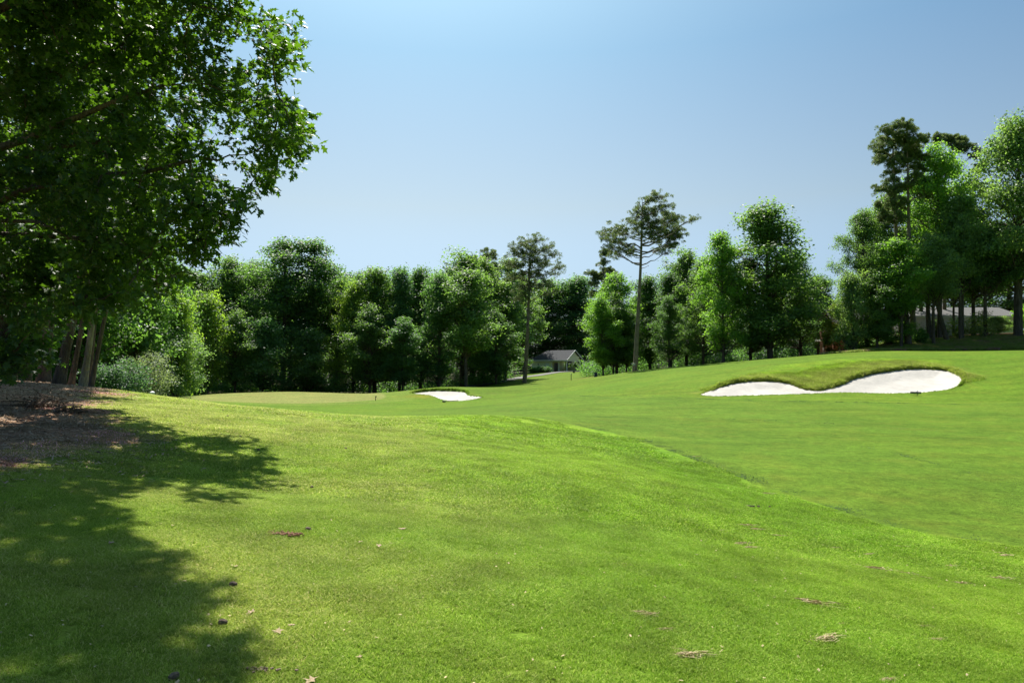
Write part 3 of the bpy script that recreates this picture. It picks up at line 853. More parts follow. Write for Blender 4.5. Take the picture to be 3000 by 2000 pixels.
# ------------------------------------------------------------------ foliage
def outline_leaf(pts, rib, droop=.12):
    """Flat lobed leaf from a half outline (x, y) mirrored about the midrib."""
    half = np.array(pts, float)
    right = half; left = half[::-1] * np.array([-1, 1])
    o = np.vstack([right, left[1:-1] if abs(half[0, 0]) < 1e-6 and abs(half[-1, 0]) < 1e-6 else left])
    V = [(0, rib, 0)] + [(p[0], p[1], -abs(p[0]) * droop - .12 * p[1] ** 2) for p in o]
    n = len(o)
    Fl = [(0, 1 + i, 1 + (i + 1) % n) for i in range(n)]
    return np.array(V), np.array(Fl)
OAK_V, OAK_F = outline_leaf([(0, 0), (.10, .18), (.30, .30), (.14, .42), (.38, .66), (.13, .70), (0, 1.0)], .45)
GUM_V, GUM_F = outline_leaf([(0, 0), (.42, -.02), (.22, .26), (.55, .55), (.18, .55), (0, 1.0)], .35)
DIA_V = np.array([(0, -.5, 0), (.36, 0, -.10), (0, .5, -.05), (-.36, 0, -.10)]); DIA_F = np.array([(0, 1, 2, 3)])
NDL_V = np.array([(0, 0, 0), (.07, .9, .05), (-.09, 1.0, -.05), (.0, .1, .10), (.52, .80, .1), (.40, .88, .0), (-.42, .85, .1), (-.53, .75, 0)])
NDL_F = np.array([(0, 1, 2), (3, 4, 5), (3, 6, 7)])

def unit(n, r):
    d = r.normal(size=(n, 3)); return d / np.linalg.norm(d, axis=1, keepdims=True)

def foliage(clumps, n_leaf, size, r, up=.75, shell=.5, sub=14, subr=.44, tV=DIA_V, tF=DIA_F, flat=.8):
    """clumps: (cx, cy, cz, radius). Leaves gather on small twigs spread over each clump."""
    C = np.array([c[:3] for c in clumps]); Rr = np.array([c[3] for c in clumps])
    w = Rr ** 2; cnt = np.maximum((n_leaf * w / w.sum()).astype(int), 6)
    pos = []; nr = []
    for c, rad, k in zip(C, Rr, cnt):
        ns = max(5, int(sub * (rad / 1.2) ** 1.6))
        d = unit(ns, r); rr = rad * (shell + (1 - shell) * r.uniform(size=(ns, 1)) ** .5) * (.75 + .5 * r.uniform(size=(ns, 1)))
        S = c + d * rr * np.array([1, 1, flat])
        i = r.integers(0, ns, k)
        p = S[i] + r.normal(size=(k, 3)) * subr * np.array([1, 1, .6])
        out = p - c; out /= np.maximum(np.linalg.norm(out, axis=1, keepdims=True), 1e-6)
        nn = out * .5 + np.array([0, 0, up]) + r.normal(size=(k, 3)) * .55
        pos.append(p); nr.append(nn)
    pos = np.concatenate(pos); nr = np.concatenate(nr)
    V, Fc = stamp(tV, tF, pos, frames(nr, r), size * r.uniform(.65, 1.3, len(pos)))
    rn = np.repeat(r.uniform(size=len(pos)), len(tV))
    return V, Fc, rn

def branch(mb, a, b, r0, r1, r, n=5, wob=.08, k=5, sag=.0):
    a = np.array(a, float); b = np.array(b, float); L = np.linalg.norm(b - a)
    t = np.linspace(0, 1, n)[:, None]
    p = a + (b - a) * t; p[1:-1] += r.normal(size=(n - 2, 3)) * wob * L
    p[:, 2] += np.sin(t[:, 0] * math.pi) * sag * L
    mb.tube(p, np.linspace(r0, r1, n), k)

def deciduous(seed, H=20.0, W=10.0, hb=2.5, shape='round', n_leaf=20000, size=.27, n_cl=60, trunk_r=.24, mat='leaf', gap=.0, crad=1.25, tV=DIA_V, tF=DIA_F, up=.75):
    """Returns (trunk mesh, branches mesh, crown mesh) standing at the origin."""
    r = np.random.default_rng(seed)
    lean = r.normal(size=2) * .012 * H
    cl = []
    def prof_(t):
        if shape == 'round': return math.sqrt(max(0, 1 - (2 * t - .80) ** 2 / 1.5))
        if shape == 'cone': return (1 - t) ** .7 * .98 + .08
        if shape == 'oval': return math.sin(math.pi * min(1, t * .84 + .13)) ** .7
        if shape == 'top': return .45 + .55 * math.sin(math.pi * min(1, t ** 1.4 * .88))
        return .80 + .20 * math.sin(t * 8 + seed) - .45 * max(0, t - .6) / .4
    nsub = max(9, int(n_cl / 2.9)); a0 = r.uniform(0, 6.28)
    for k_ in range(nsub):
        t = (k_ + r.uniform(.2, .8)) / nsub
        rs = W * r.uniform(.12, .21) * (.70 + .35 * prof_(t))
        z = hb + rs * .7 + (H - hb - rs * 1.55) * t
        a = a0 + k_ * 2.399 + r.normal() * .35
        rho = max(0, W / 2 * prof_(t) * r.uniform(.70, 1.15) - rs * .85)
        if t > .72: rho *= max(.12, 1 - (t - .72) * 3.1)
        c0 = np.array([math.cos(a) * rho + lean[0] * t, math.sin(a) * rho + lean[1] * t, z])
        m_ = max(4, int(round(n_cl / nsub * 1.7)))
        d = unit(m_, r); d[:, 2] = d[:, 2] * .8 + .12
        rc = crad * .62
        for q in c0 + d * max(rs - rc * .5, .2) * r.uniform(.55, 1, size=(m_, 1)):
            cl.append((q[0], q[1], min(q[2], H - rc * .7), rc * r.uniform(.7, 1.25)))
    # inner foliage along the leader
    for k_ in range(int(n_cl * .42)):
        t = r.uniform(.05, .93); cl.append((lean[0] * t + r.normal() * W * .08, lean[1] * t + r.normal() * W * .08, hb + (H - hb) * t, crad * .9))
    tr = MB()
    n = 9; t = np.linspace(0, 1, n)
    ax = np.stack([lean[0] * t + .06 * np.sin(t * 5 + seed), lean[1] * t + .06 * np.cos(t * 4 + seed), -.35 + (H * .93 + .35) * t], 1)
    rad = trunk_r * (1 - t) ** .8 + .03; rad[0] *= 1.45; 
    ax = np.insert(ax, 1, ax[0] * .9 + ax[1] * .1 + [0, 0, .1], 0); rad = np.insert(rad, 1, trunk_r * 1.05)
    tr.tube(ax, rad, 9)
    br = MB()
    for c in cl:
        z0 = max(hb * .8, c[2] - r.uniform(1.0, 3.2)); tt = min(z0 / (H * .93), .97)
        i = np.array([np.interp(tt, t, np.linspace(0, 1, n) * lean[0]), np.interp(tt, t, np.linspace(0, 1, n) * lean[1]), z0])
        branch(br, i, c[:3], .04 + .05 * trunk_r / .24 * (1 - tt), .015, r, k=4, n=4)
    V, Fc, rn = foliage(cl, n_leaf, size, r, tV=tV, tF=tF, up=up)
    bk = M['bark_dark']
    return (tr.mesh('trunk', [bk], True), br.mesh('branches', [bk], True), mesh_np('crown', V, [Fc], [M[mat]], {'rnd': ('FLOAT', rn)}))

def pine(seed, H, clumps, trunk_r=.36, lean=(0, 0), n_leaf=16000, size=.34, stubs=3, bark='bark_pine', bend=.12):
    """clumps: (dx, dy, z, radius) relative to the trunk base."""
    r = np.random.default_rng(seed)
    n = 14; t = np.linspace(0, 1, n)
    ax = np.stack([lean[0] * t + bend * np.sin(t * 4 + seed), lean[1] * t, -.4 + (H * .97 + .4) * t], 1)
    rad = trunk_r * (1 - .78 * t) * np.where(t > .9, (1 - t) / .1 * .6 + .25, 1); rad[0] *= 1.35
    ax = np.insert(ax, 1, ax[0] + [0, 0, .9], 0); rad = np.insert(rad, 1, trunk_r * 1.02)
    tr = MB(); tr.tube(ax, rad, 12)
    tt = np.concatenate([[0], [.04], t[1:]])
    def axis(z):
        q = np.clip(z / (H * .97), 0, 1); return np.array([lean[0] * q + bend * math.sin(q * 4 + seed), lean[1] * q, z])
    br = MB(); cl = []
    for (dx, dy, z, rd) in clumps:
        b = axis(z) + np.array([dx, dy, 0]); b[2] = z
        L = math.hypot(dx, dy)
        a = axis(max(z - .35 * L - r.uniform(0, .5), H * .25))
        branch(br, a, b, .05 + .012 * L, .02, r, n=6, wob=.03, sag=-.06, k=5)
        m = max(9, int(rd * 22))
        d = unit(m, r); sub_ = b + d * rd * np.array([1.3, 1.3, .75]) * r.uniform(.25, 1.15, size=(m, 1))
        for s_ in sub_:
            branch(br, b + (a - b) * r.uniform(0, .35), s_, .022, .008, r, n=3, wob=.02, k=4)
            cl.append((s_[0], s_[1], s_[2], rd * r.uniform(.10, .24)))
    for _ in range(stubs):
        z = r.uniform(.45, .66) * H; an = r.uniform(0, 6.28); L = r.uniform(.5, 1.8)
        a = axis(z); branch(br, a, a + [math.cos(an) * L, math.sin(an) * L * .6, r.uniform(-.1, .6)], .05, .015, r, n=5, k=4)
    C = np.array([c[:3] for c in cl]); Rr = np.array([c[3] for c in cl])
    w = Rr ** 2; cnt = np.maximum((n_leaf * w / w.sum()).astype(int), 4)
    pos = np.repeat(C, cnt, 0); rr = np.repeat(Rr, cnt)[:, None]
    tuftc = pos + unit(len(pos), r) * rr * r.uniform(.2, 1, size=(len(pos), 1)) * np.array([1, 1, .6])
    d = unit(len(pos), r) * .8 + (tuftc - pos) / np.maximum(rr, .05) + np.array([0, 0, .35])
    V, Fc = stamp(NDL_V, NDL_F, tuftc, frames_dir(d, r.normal(size=d.shape)), size * r.uniform(.7, 1.2, len(pos)))
    rn = np.repeat(r.uniform(size=len(pos)), len(NDL_V))
    bk = M[bark]
    return (tr.mesh('trunk', [bk], True), br.mesh('branches', [bk], True), mesh_np('crown', V, [Fc], [M['needle']], {'rnd': ('FLOAT', rn)}))

def put_tree(name, meshes, x, y, rz, sc, label, cat='tree', color=(1, 1, 1), group=None, sink=.0):
    e = link(name, None, loc=(x, y, t1(x, y) - sink), rz=rz, scale=sc)
    e.empty_display_size = .5
    tag(e, label, cat, group)
    for nm, m_ in zip(('trunk', 'branches', 'crown'), meshes):
        if m_ is None: continue
        c = link(nm, m_, e)
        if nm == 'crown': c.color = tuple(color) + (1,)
        if nm != 'trunk': c['kind'] = 'stuff'
    return e

ARCH = {}
def arch(key, **kw): ARCH[key] = deciduous(**kw); ARCH[key + '_dim'] = (kw['H'], kw['W'])
arch('round', seed=101, H=20, W=11, hb=2.0, shape='round', n_leaf=22000, n_cl=62)
arch('round2', seed=102, H=20, W=10, hb=1.5, shape='round', n_leaf=22000, n_cl=50, gap=.25)
arch('oval', seed=103, H=20, W=8.5, hb=1.0, shape='oval', n_leaf=20000, n_cl=60)
arch('cone', seed=104, H=20, W=8, hb=2.5, shape='cone', n_leaf=20000, n_cl=64, crad=1.1)
arch('top', seed=105, H=20, W=10, hb=5, shape='top', n_leaf=20000, n_cl=46, gap=.45)
arch('ragged', seed=106, H=20, W=8, hb=3, shape='ragged', n_leaf=18000, n_cl=46, gap=.3)
arch('small', seed=107, H=9, W=6.5, hb=.5, shape='round', n_leaf=15000, n_cl=42, size=.22, trunk_r=.10, crad=1.0)
arch('gum', seed=108, H=16, W=8, hb=1.8, shape='oval', n_leaf=20000, n_cl=56, size=.26, trunk_r=.17, crad=1.05)

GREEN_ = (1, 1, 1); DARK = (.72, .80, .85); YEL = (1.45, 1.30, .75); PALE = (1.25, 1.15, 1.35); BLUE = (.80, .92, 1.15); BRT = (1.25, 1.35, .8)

SP_OAK = deciduous(seed=301, H=22, W=13, hb=5.0, shape='round', n_leaf=38000, n_cl=90, gap=.40, size=.25, trunk_r=.42)
ARCH['bankoak'] = SP_OAK; ARCH['bankoak_dim'] = (22, 13)
SP_SILV = deciduous(seed=305, H=14, W=8, hb=5.2, shape='oval', n_leaf=20000, n_cl=44, gap=.40, size=.23, trunk_r=.2)
ARCH['silver'] = SP_SILV; ARCH['silver_dim'] = (14, 8)
ARCH['narrowhigh'] = deciduous(seed=216, H=20, W=8.0, hb=7.0, shape='round', n_leaf=19000, n_cl=50, crad=1.1, size=.25); ARCH['narrowhigh_dim'] = (20, 8.0)
ARCH['highgum'] = deciduous(seed=217, H=16, W=8.0, hb=5.0, shape='oval', n_leaf=18000, n_cl=46, crad=1.1, size=.25, trunk_r=.17); ARCH['highgum_dim'] = (16, 8.0)

def grow_at(kind, u, vtop, Y, wpx, label, color=GREEN_, rz=None, name='tree', group='trees at the edge of the wood', vb=None):
    H0, W0 = ARCH[kind + '_dim']
    x = at(u, 1000, Y)[0]; z0 = t1(x, Y); zt = at(u, vtop, Y)[2]
    H = zt - z0; W = wpx / F * Y
    put_tree(name, ARCH[kind], x, Y, random.uniform(0, 6.28) if rz is None else rz, (W / W0, W / W0, H / H0), label, color=color, group=group)

# front rank of the wood behind the green, left to right
wood = [
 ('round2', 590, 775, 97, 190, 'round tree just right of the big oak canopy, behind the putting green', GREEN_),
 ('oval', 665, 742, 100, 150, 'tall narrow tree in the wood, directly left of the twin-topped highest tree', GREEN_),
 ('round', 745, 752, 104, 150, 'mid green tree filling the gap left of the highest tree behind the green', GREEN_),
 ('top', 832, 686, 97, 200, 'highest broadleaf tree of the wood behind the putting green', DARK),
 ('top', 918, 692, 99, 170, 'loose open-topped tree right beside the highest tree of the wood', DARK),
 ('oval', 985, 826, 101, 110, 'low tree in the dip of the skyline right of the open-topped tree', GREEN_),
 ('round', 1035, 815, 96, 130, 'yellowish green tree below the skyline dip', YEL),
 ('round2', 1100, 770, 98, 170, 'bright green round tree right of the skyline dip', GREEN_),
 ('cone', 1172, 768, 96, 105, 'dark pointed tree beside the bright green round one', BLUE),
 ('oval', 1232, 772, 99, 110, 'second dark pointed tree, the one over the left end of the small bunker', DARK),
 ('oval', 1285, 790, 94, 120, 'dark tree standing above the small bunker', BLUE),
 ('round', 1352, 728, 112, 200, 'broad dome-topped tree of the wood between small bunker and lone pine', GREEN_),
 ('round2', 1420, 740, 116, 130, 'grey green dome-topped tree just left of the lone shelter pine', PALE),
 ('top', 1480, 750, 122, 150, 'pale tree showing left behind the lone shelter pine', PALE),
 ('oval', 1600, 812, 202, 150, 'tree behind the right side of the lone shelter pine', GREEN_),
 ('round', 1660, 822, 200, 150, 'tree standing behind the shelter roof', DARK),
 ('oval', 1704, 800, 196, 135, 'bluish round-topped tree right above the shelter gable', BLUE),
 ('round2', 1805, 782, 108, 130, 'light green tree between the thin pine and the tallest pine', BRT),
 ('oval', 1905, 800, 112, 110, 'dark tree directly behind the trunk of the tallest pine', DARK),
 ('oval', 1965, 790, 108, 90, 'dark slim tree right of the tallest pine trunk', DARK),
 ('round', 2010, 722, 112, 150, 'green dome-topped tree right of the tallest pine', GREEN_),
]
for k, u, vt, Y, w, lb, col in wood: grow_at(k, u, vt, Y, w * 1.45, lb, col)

# lower trees in front of the wood
low = [
 ('small', 520, 855, 62, 150, 'yellow green sunlit small tree below the oak canopy', YEL, 'small_tree'),
 ('small', 610, 850, 85, 140, 'lime green sunlit tree at the left end of the green', YEL, 'small_tree'),
 ('gum', 690, 905, 87, 130, 'dark bushy tree left of the putting green, below a lime green one', GREEN_, 'small_tree'),
 ('small', 770, 930, 89, 150, 'dark low tree at the wood edge behind the left part of the green', BLUE, 'small_tree'),
 ('small', 900, 960, 91, 140, 'low dark shrubby tree behind the middle of the green', DARK, 'small_tree'),
 ('gum', 1085, 890, 91, 150, 'leafy small tree with light lower boughs behind the right part of the green', GREEN_, 'small_tree'),
 ('gum', 1180, 930, 90, 130, 'blue green small tree at the right end of the green', BLUE, 'small_tree'),
 ('highgum', 1365, 782, 92, 200, 'mid green tree with bare grey lower trunk right of the small bunker', GREEN_, 'tree'),
 ('gum', 1455, 900, 108, 130, 'small tree left of the pine trunk by the cart path', DARK, 'small_tree'),
 ('silver', 1535, 860, 166, 130, 'small tree overhanging the left roof of the shelter', GREEN_, 'small_tree'),
]
for k, u, vt, Y, w, lb, col, nm in low: grow_at(k, u, vt, Y, w * 1.15, lb, col, name=nm, group='lower trees before the wood')

ORD = ['first', 'second', 'third', 'fourth', 'fifth', 'sixth', 'seventh', 'eighth', 'ninth', 'tenth', 'eleventh', 'twelfth', 'thirteenth', 'fourteenth', 'fifteenth']
# hidden ranks that close the wood
rb = random.Random(5)
for i in range(15):
    u = 340 + i * 88 + rb.uniform(-20, 20)
    if 1560 < u < 1600: u = 1530
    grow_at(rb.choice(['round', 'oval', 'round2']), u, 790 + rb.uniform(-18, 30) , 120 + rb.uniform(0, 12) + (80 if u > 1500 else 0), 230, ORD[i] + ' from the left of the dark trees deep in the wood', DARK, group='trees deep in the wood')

# trees along the crest between the tallest pine and the flags
SP_TALL = deciduous(seed=211, H=20, W=9.0, hb=1.6, shape='round', n_leaf=28000, n_cl=70, gap=.30, size=.27)
SP_NARROW = deciduous(seed=214, H=20, W=8.0, hb=1.2, shape='cone', n_leaf=24000, n_cl=66, crad=1.1, size=.27)
ARCH['bigtall'] = SP_TALL; ARCH['bigtall_dim'] = (20, 9.0)
ARCH['narrow'] = SP_NARROW; ARCH['narrow_dim'] = (20, 8.0)
crest = [
 ('gum', 1768, 860, 103, 100, 'young sweetgum with sunlit yellow green leaves over a dark box, right of the shelter', BRT),
 ('gum', 1795, 860, 105, 110, 'leafy sweetgum with ivy at its foot, second right of the shelter', GREEN_),
 ('gum', 1835, 905, 107, 90, 'small tree with reddish bare trunk just left of the tallest pine', GREEN_),
 ('round', 2060, 745, 101, 150, 'green tree with hidden top left of the pointed tree on the crest', GREEN_),
 ('round2', 2118, 656, 92, 150, 'pointed bright green tree on the grassy crest', BRT),
 ('bigtall', 2255, 588, 92, 250, 'tallest broadleaf tree on the crest, ragged top against the sky', GREEN_),
 ('round2', 2200, 740, 96, 150, 'dark full tree squeezed between the pointed and the ragged tall tree', DARK),
 ('round', 2345, 742, 97, 170, 'sloping dark tree at the right end of the crest row', DARK),
 ('oval', 2395, 800, 108, 110, 'small dark tree at the right foot of the crest row', DARK),
 ('round', 1960, 860, 98, 110, 'low dark tree in the crest row behind the tallest pine', DARK),
]
for k, u, vt, Y, w, lb, col in crest: grow_at(k, u, vt, Y, w * 1.22, lb, col, group='trees along the grassy crest')
for i, (u, vt, w) in enumerate([(2270, 760, 220), (2030, 800, 200), (1900, 830, 190), (2140, 770, 210), (2370, 810, 190), (2450, 880, 130), (2510, 900, 130)]):
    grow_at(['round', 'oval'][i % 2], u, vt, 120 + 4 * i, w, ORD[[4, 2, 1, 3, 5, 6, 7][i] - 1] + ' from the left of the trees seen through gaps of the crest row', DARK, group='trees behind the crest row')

# right-hand group on the bank
bank = [
 ('bankoak', 2540, 598, 86, 150, 'thin open tree at the left edge of the group on the bank', GREEN_),
 ('small', 2500, 792, 82, 100, 'small pale shrubby tree, leftmost of the bank group', PALE),
 ('narrowhigh', 2755, 418, 86, 175, 'bright green pointed broadleaf right of the two bank pines', BRT),
 ('silver', 2815, 560, 84, 150, 'grey green open tree in the middle of the bank', PALE),
 ('silver', 2735, 680, 82, 150, 'pale lower tree with leaning trunk before the grey house wall', PALE),
 ('highgum', 2640, 690, 81, 160, 'glossy green low tree under the two bank pines', BRT),
 ('gum', 2570, 790, 82, 130, 'leafy green low tree at the left foot of the bank group', GREEN_),
 ('bankoak', 2985, 325, 84, 300, 'big oak at the right edge of the picture', PALE),
 ('silver', 2890, 640, 85, 170, 'dark thin tree between the middle bank tree and the big right oak', DARK),
 ('bankoak', 3150, 520, 84, 260, 'dark tree at the far right behind the big oak', DARK),
 ('highgum', 2600, 560, 92, 150, 'green tree behind the left bank pine filling the gap left of it', GREEN_),
 ('narrowhigh', 2700, 500, 94, 150, 'green tree between the right bank pine and the bright pointed tree', GREEN_),
 ('highgum', 2850, 600, 88, 190, 'dark full tree behind the middle of the bank group', DARK),
 ('small', 2745, 935, 88, 60, 'low leafy young tree before the left part of the grey wall', GREEN_),
 ('small', 2925, 925, 88, 80, 'low leafy young tree before the right part of the grey wall', PALE),
 ('round', 2790, 700, 118, 260, 'tree behind the grey house, left one of two rising over its roof', DARK),
 ('round2', 2960, 640, 120, 260, 'tree behind the grey house, right one of two rising over its roof', DARK),
 ('small', 2600, 900, 84, 110, 'leafy bush-like tree at the foot of the left bank pine', BRT),
]
for k, u, vt, Y, w, lb, col in bank: grow_at(k, u, vt, Y, w * 1.2, lb, col, group='trees on the bank')

# pines
def cl_px(u0, Y, base_z, lst, seed):
    """Clumps measured as (u, v, radius px) round a trunk at u0, with an even spread in depth."""
    r = random.Random(seed); out = []
    x0 = at(u0, 1000, Y)[0]
    for (u, v, rp) in lst:
        p = at(u, v, Y); rad = rp / F * Y
        dx = p[0] - x0
        out.append((dx, r.uniform(-1, 1) * max(1.2, abs(dx) * .7), p[2] - base_z, rad))
    return out
def pine_at(u, Y, vtop, lst, label, seed, trunk_px, lean_px=0, n=15000, size=.26, color=(1, 1, 1), extra=0):
    x = at(u, 1000, Y)[0]; z0 = t1(x, Y); H = at(u, vtop, Y)[2] - z0
    cl = cl_px(u, Y, z0, lst, seed)
    cl = [(dx - lean_px / F * Y * (z / H), dy, z, rd) for dx, dy, z, rd in cl]
    ms = pine(seed, H, cl, trunk_px / F * Y / 2, (lean_px / F * Y, 0), int(n * 1.25), size)
    return put_tree('pine_tree', ms, x, Y, 0, (1, 1, 1), label, cat='pine', color=color, group='tall pines')
pine_at(1862, 88, 568, [(1905, 585, 24), (1930, 575, 24), (1885, 605, 20), (1870, 630, 26), (1905, 625, 30), (1940, 612, 26), (1960, 625, 26), (1850, 655, 24), (1885, 655, 30), (1920, 650, 32), (1960, 650, 28), (1985, 640, 22),
                        (1990, 665, 26), (2005, 660, 18), (1950, 680, 32), (1985, 690, 28), (1910, 690, 28), (1870, 690, 22), (1965, 712, 26), (1935, 725, 20), (1830, 680, 26), (1800, 672, 26), (1775, 680, 22), (1790, 705, 26), (1820, 715, 24), (1780, 730, 20), (1805, 745, 22), (1840, 745, 22), (1850, 725, 18), (1760, 700, 16), (1945, 745, 16)],
        'tallest lone pine with long bare trunk on the grassy crest', 401, 15, 22, 17000)
pine_at(1537, 106, 695, [(1550, 705, 26), (1575, 708, 24), (1525, 715, 24), (1540, 735, 30), (1575, 735, 30), (1605, 730, 24), (1620, 745, 22), (1510, 745, 26), (1500, 725, 16), (1560, 765, 34), (1600, 765, 28), (1640, 780, 22), (1520, 775, 30), (1490, 770, 22), (1630, 795, 18),
                         (1545, 800, 34), (1580, 800, 30), (1510, 810, 26), (1560, 835, 30), (1530, 845, 28), (1590, 835, 24), (1600, 860, 20), (1545, 870, 24), (1515, 875, 20)],
        'lone pine with bare trunk in front of the shelter', 402, 13, 18, 15000)
pine_at(1752, 132, 738, [(1775, 745, 16), (1765, 770, 14), (1780, 790, 18), (1760, 810, 18), (1790, 820, 18), (1735, 800, 14), (1740, 830, 14), (1800, 800, 14), (1775, 850, 20), (1745, 860, 16), (1795, 860, 16)],
        'thin pine left behind the tallest pine', 403, 9, 22, 8000, .42)
pine_at(2640, 86, 360, [(2635, 375, 24), (2665, 378, 20), (2605, 385, 20), (2575, 395, 18), (2590, 415, 22), (2620, 410, 26), (2650, 415, 26), (2560, 440, 18), (2600, 450, 24), (2640, 455, 28), (2575, 470, 18), (2665, 455, 20), (2615, 480, 20), (2585, 440, 14), (2640, 495, 22), (2600, 530, 20), (2580, 560, 24), (2620, 560, 26), (2600, 600, 26), (2640, 600, 22), (2590, 640, 24), (2625, 645, 22), (2660, 540, 18)],
        'left and taller of the two pines on the right bank', 404, 17, -12, 17000, .32)
pine_at(2678, 85, 402, [(2680, 415, 20), (2705, 410, 18), (2660, 430, 18), (2690, 445, 22), (2715, 455, 18), (2655, 470, 18), (2695, 490, 20), (2670, 520, 18), (2705, 530, 16), (2660, 545, 16), (2700, 570, 16)],
        'right pine of the pair on the bank, bare trunk showing', 405, 16, -10, 9000, .32)
pine_at(2770, 95, 396, [(2745, 410, 20), (2775, 405, 22), (2800, 415, 22), (2820, 440, 20), (2830, 465, 18), (2790, 440, 20), (2840, 500, 20), (2810, 500, 18), (2830, 550, 22), (2850, 580, 20), (2800, 560, 20), (2770, 480, 20)],
        'pine half hidden behind the bright green pointed tree', 406, 12, 10, 9000, .34)
pine_at(1415, 125, 742, [(1400, 760, 24), (1430, 755, 24), (1385, 785, 20), (1415, 790, 26), (1445, 785, 20), (1425, 820, 22), (1400, 830, 18)],
        'pine crown rising among the dome-topped trees left of the lone pine', 407, 8, 5, 7000, .42)

# slim trunks of the bank, each its own young tree
for u, Y, wpx, vt, ln, lb in [(2663, 82.5, 20, 900, -3, 'short leaning pale stump-like trunk left of the grey wall'), (2724, 86, 16, 850, -2, 'thick dark trunk left in front of the grey house wall'),
                          (2776, 84, 14, 830, -16, 'left-leaning trunk before the grey house wall'), (2792, 89, 7, 840, 2, 'thin reddish trunk close to the grey house wall'),
                          (2820, 85, 9, 800, 0, 'straight slim trunk in the middle of the grey house wall')]:
    x = at(u, 1000, Y)[0]; z0 = t1(x, Y); H = at(u, vt, Y)[2] - z0
    px = F / Y
    ms = deciduous(seed=int(u), H=H + 3.0, W=4.5, hb=H * .8, shape='round', n_leaf=3500, n_cl=10, size=.24, trunk_r=wpx / px / 2)
    e = put_tree('young_tree', ms, x, Y, 0, (1, 1, 1), lb, color=PALE, group='trees on the bank')
    e.rotation_euler[1] = R(ln)

# distant woodland that reads as one mass
def woodland():
    r = np.random.default_rng(60)
    cl = []
    for i in range(340):
        u = r.uniform(150, 1900); Y = r.uniform(138, 165) + (62 if 1480 < u else 0)
        v = r.uniform(850, 1110); p = at(u, v, Y)
        
        cl.append((p[0], p[1], max(p[2], 0), r.uniform(3, 4.5)))
    for i in range(90):
        u = r.uniform(1850, 2560); Y = r.uniform(140, 165); p = at(u, r.uniform(880, 1050), Y)
        cl.append((p[0], p[1], max(p[2], t1(p[0], p[1])), r.uniform(2.6, 4)))
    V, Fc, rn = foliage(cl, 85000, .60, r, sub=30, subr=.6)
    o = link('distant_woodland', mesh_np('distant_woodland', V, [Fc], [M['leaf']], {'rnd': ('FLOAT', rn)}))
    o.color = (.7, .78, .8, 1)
    tag(o, 'dark continuous woodland behind the rows of trees', None, kind='stuff')
woodland()

def undergrowth():
    r = np.random.default_rng(61); cl = []
    def row(u0, u1, Y0, Y1, n, h0, h1):
        for i in range(n):
            u = r.uniform(u0, u1); Y = Y0 + (Y1 - Y0) * (u - u0) / (u1 - u0) + r.uniform(0, 5); x = at(u, 1000, Y)[0]; rad = r.uniform(h0, h1)
            cl.append((x, Y, t1(x, Y) + rad * r.uniform(.3, 1.1), rad))
    row(330, 1000, 90, 91, 110, .8, 1.7)
    row(1000, 1480, 92, 112, 70, .7, 1.5)
    row(200, 420, 46, 75, 36, .7, 1.5)
    row(-100, 320, 38, 48, 50, .7, 1.6)
    row(1700, 2480, 110, 114, 90, .8, 2.0)
    row(1700, 2540, 124, 128, 90, 1.2, 2.6)
    row(1330, 1520, 116, 128, 30, .8, 1.8)
    row(2480, 2640, 84, 86, 26, .4, 1.0)
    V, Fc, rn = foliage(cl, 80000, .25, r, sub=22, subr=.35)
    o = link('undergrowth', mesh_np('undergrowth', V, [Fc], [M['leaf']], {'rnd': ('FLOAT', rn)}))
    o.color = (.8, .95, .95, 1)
    tag(o, 'dark undergrowth along the foot of the wood', None, kind='stuff')
undergrowth()

# shrubs
def shrub(name, label, x, y, w, h, n, size, color, seed, stems=5):
    r = np.random.default_rng(seed); cl = []
    for _ in range(22):
        d = unit(1, r)[0]; cl.append((d[0] * w / 2 * .7, d[1] * w / 2 * .7, h * .5 + d[2] * h * .4, w * .16))
    mb = MB()
    for _ in range(stems):
        a = r.uniform(0, 6.28); branch(mb, (0, 0, -.1), (math.cos(a) * w * .3, math.sin(a) * w * .3, h * .75), .03, .008, r, k=4)
    V, Fc, rn = foliage(cl, n, size, r, sub=16, subr=w * .07)
    return put_tree(name, (None, mb.mesh('stems', [M['bark_dark']]), mesh_np('crown', V, [Fc], [M['leaf']], {'rnd': ('FLOAT', rn)})), x, y, 0, (1, 1, 1), label, cat='shrub', color=color)
p = at(430, 1000, 46); shrub('shrub', 'silvery grey leaved shrub catching sun beside the trunks', p[0], 46, 4.0, 3.2, 7000, .12, (1.15, .85, 1.9), 71)
p = at(520, 1000, 60); shrub('shrub', 'taller grey green shrub right of the silvery one', p[0], 60, 5, 6.5, 9000, .16, (1.3, 1.2, 1.8), 72)
p = at(340, 1000, 38); shrub('shrub', 'low blue green feathery shrub right of the leaning trunks', p[0], 38, 3.6, 1.7, 7000, .12, (.5, .6, 1.1), 73)
p = at(2695, 1000, 83); shrub('shrub', 'small green bush before the grey house wall', p[0], 83, 1.7, 2.0, 2500, .15, (1.1, 1.2, 1.1), 74)
p = at(2875, 1000, 86); shrub('shrub', 'wide arching pale bush against the grey house wall', p[0], 86, 4.6, 3.0, 4200, .17, (1.6, 1.2, 1.4), 75)
p = at(2802, 1000, 87.5); shrub('shrub', 'thin yellowish bush on the grey house wall between slim trunks', p[0], 87.5, 2.0, 2.6, 1500, .15, (1.7, 1.4, 1.0), 76)
p = at(2440, 1000, 92); shrub('shrub', 'reddish brown leaved tree above the brick porch', p[0], 92, 2.4, 3.4, 3000, .18, (1.8, .8, .9), 77)
p = at(2465, 1000, 89); shrub('shrub', 'olive green shrub right of the brick porch', p[0], 89, 4.6, 6.6, 9000, .2, (1.4, 1.1, .8), 78)
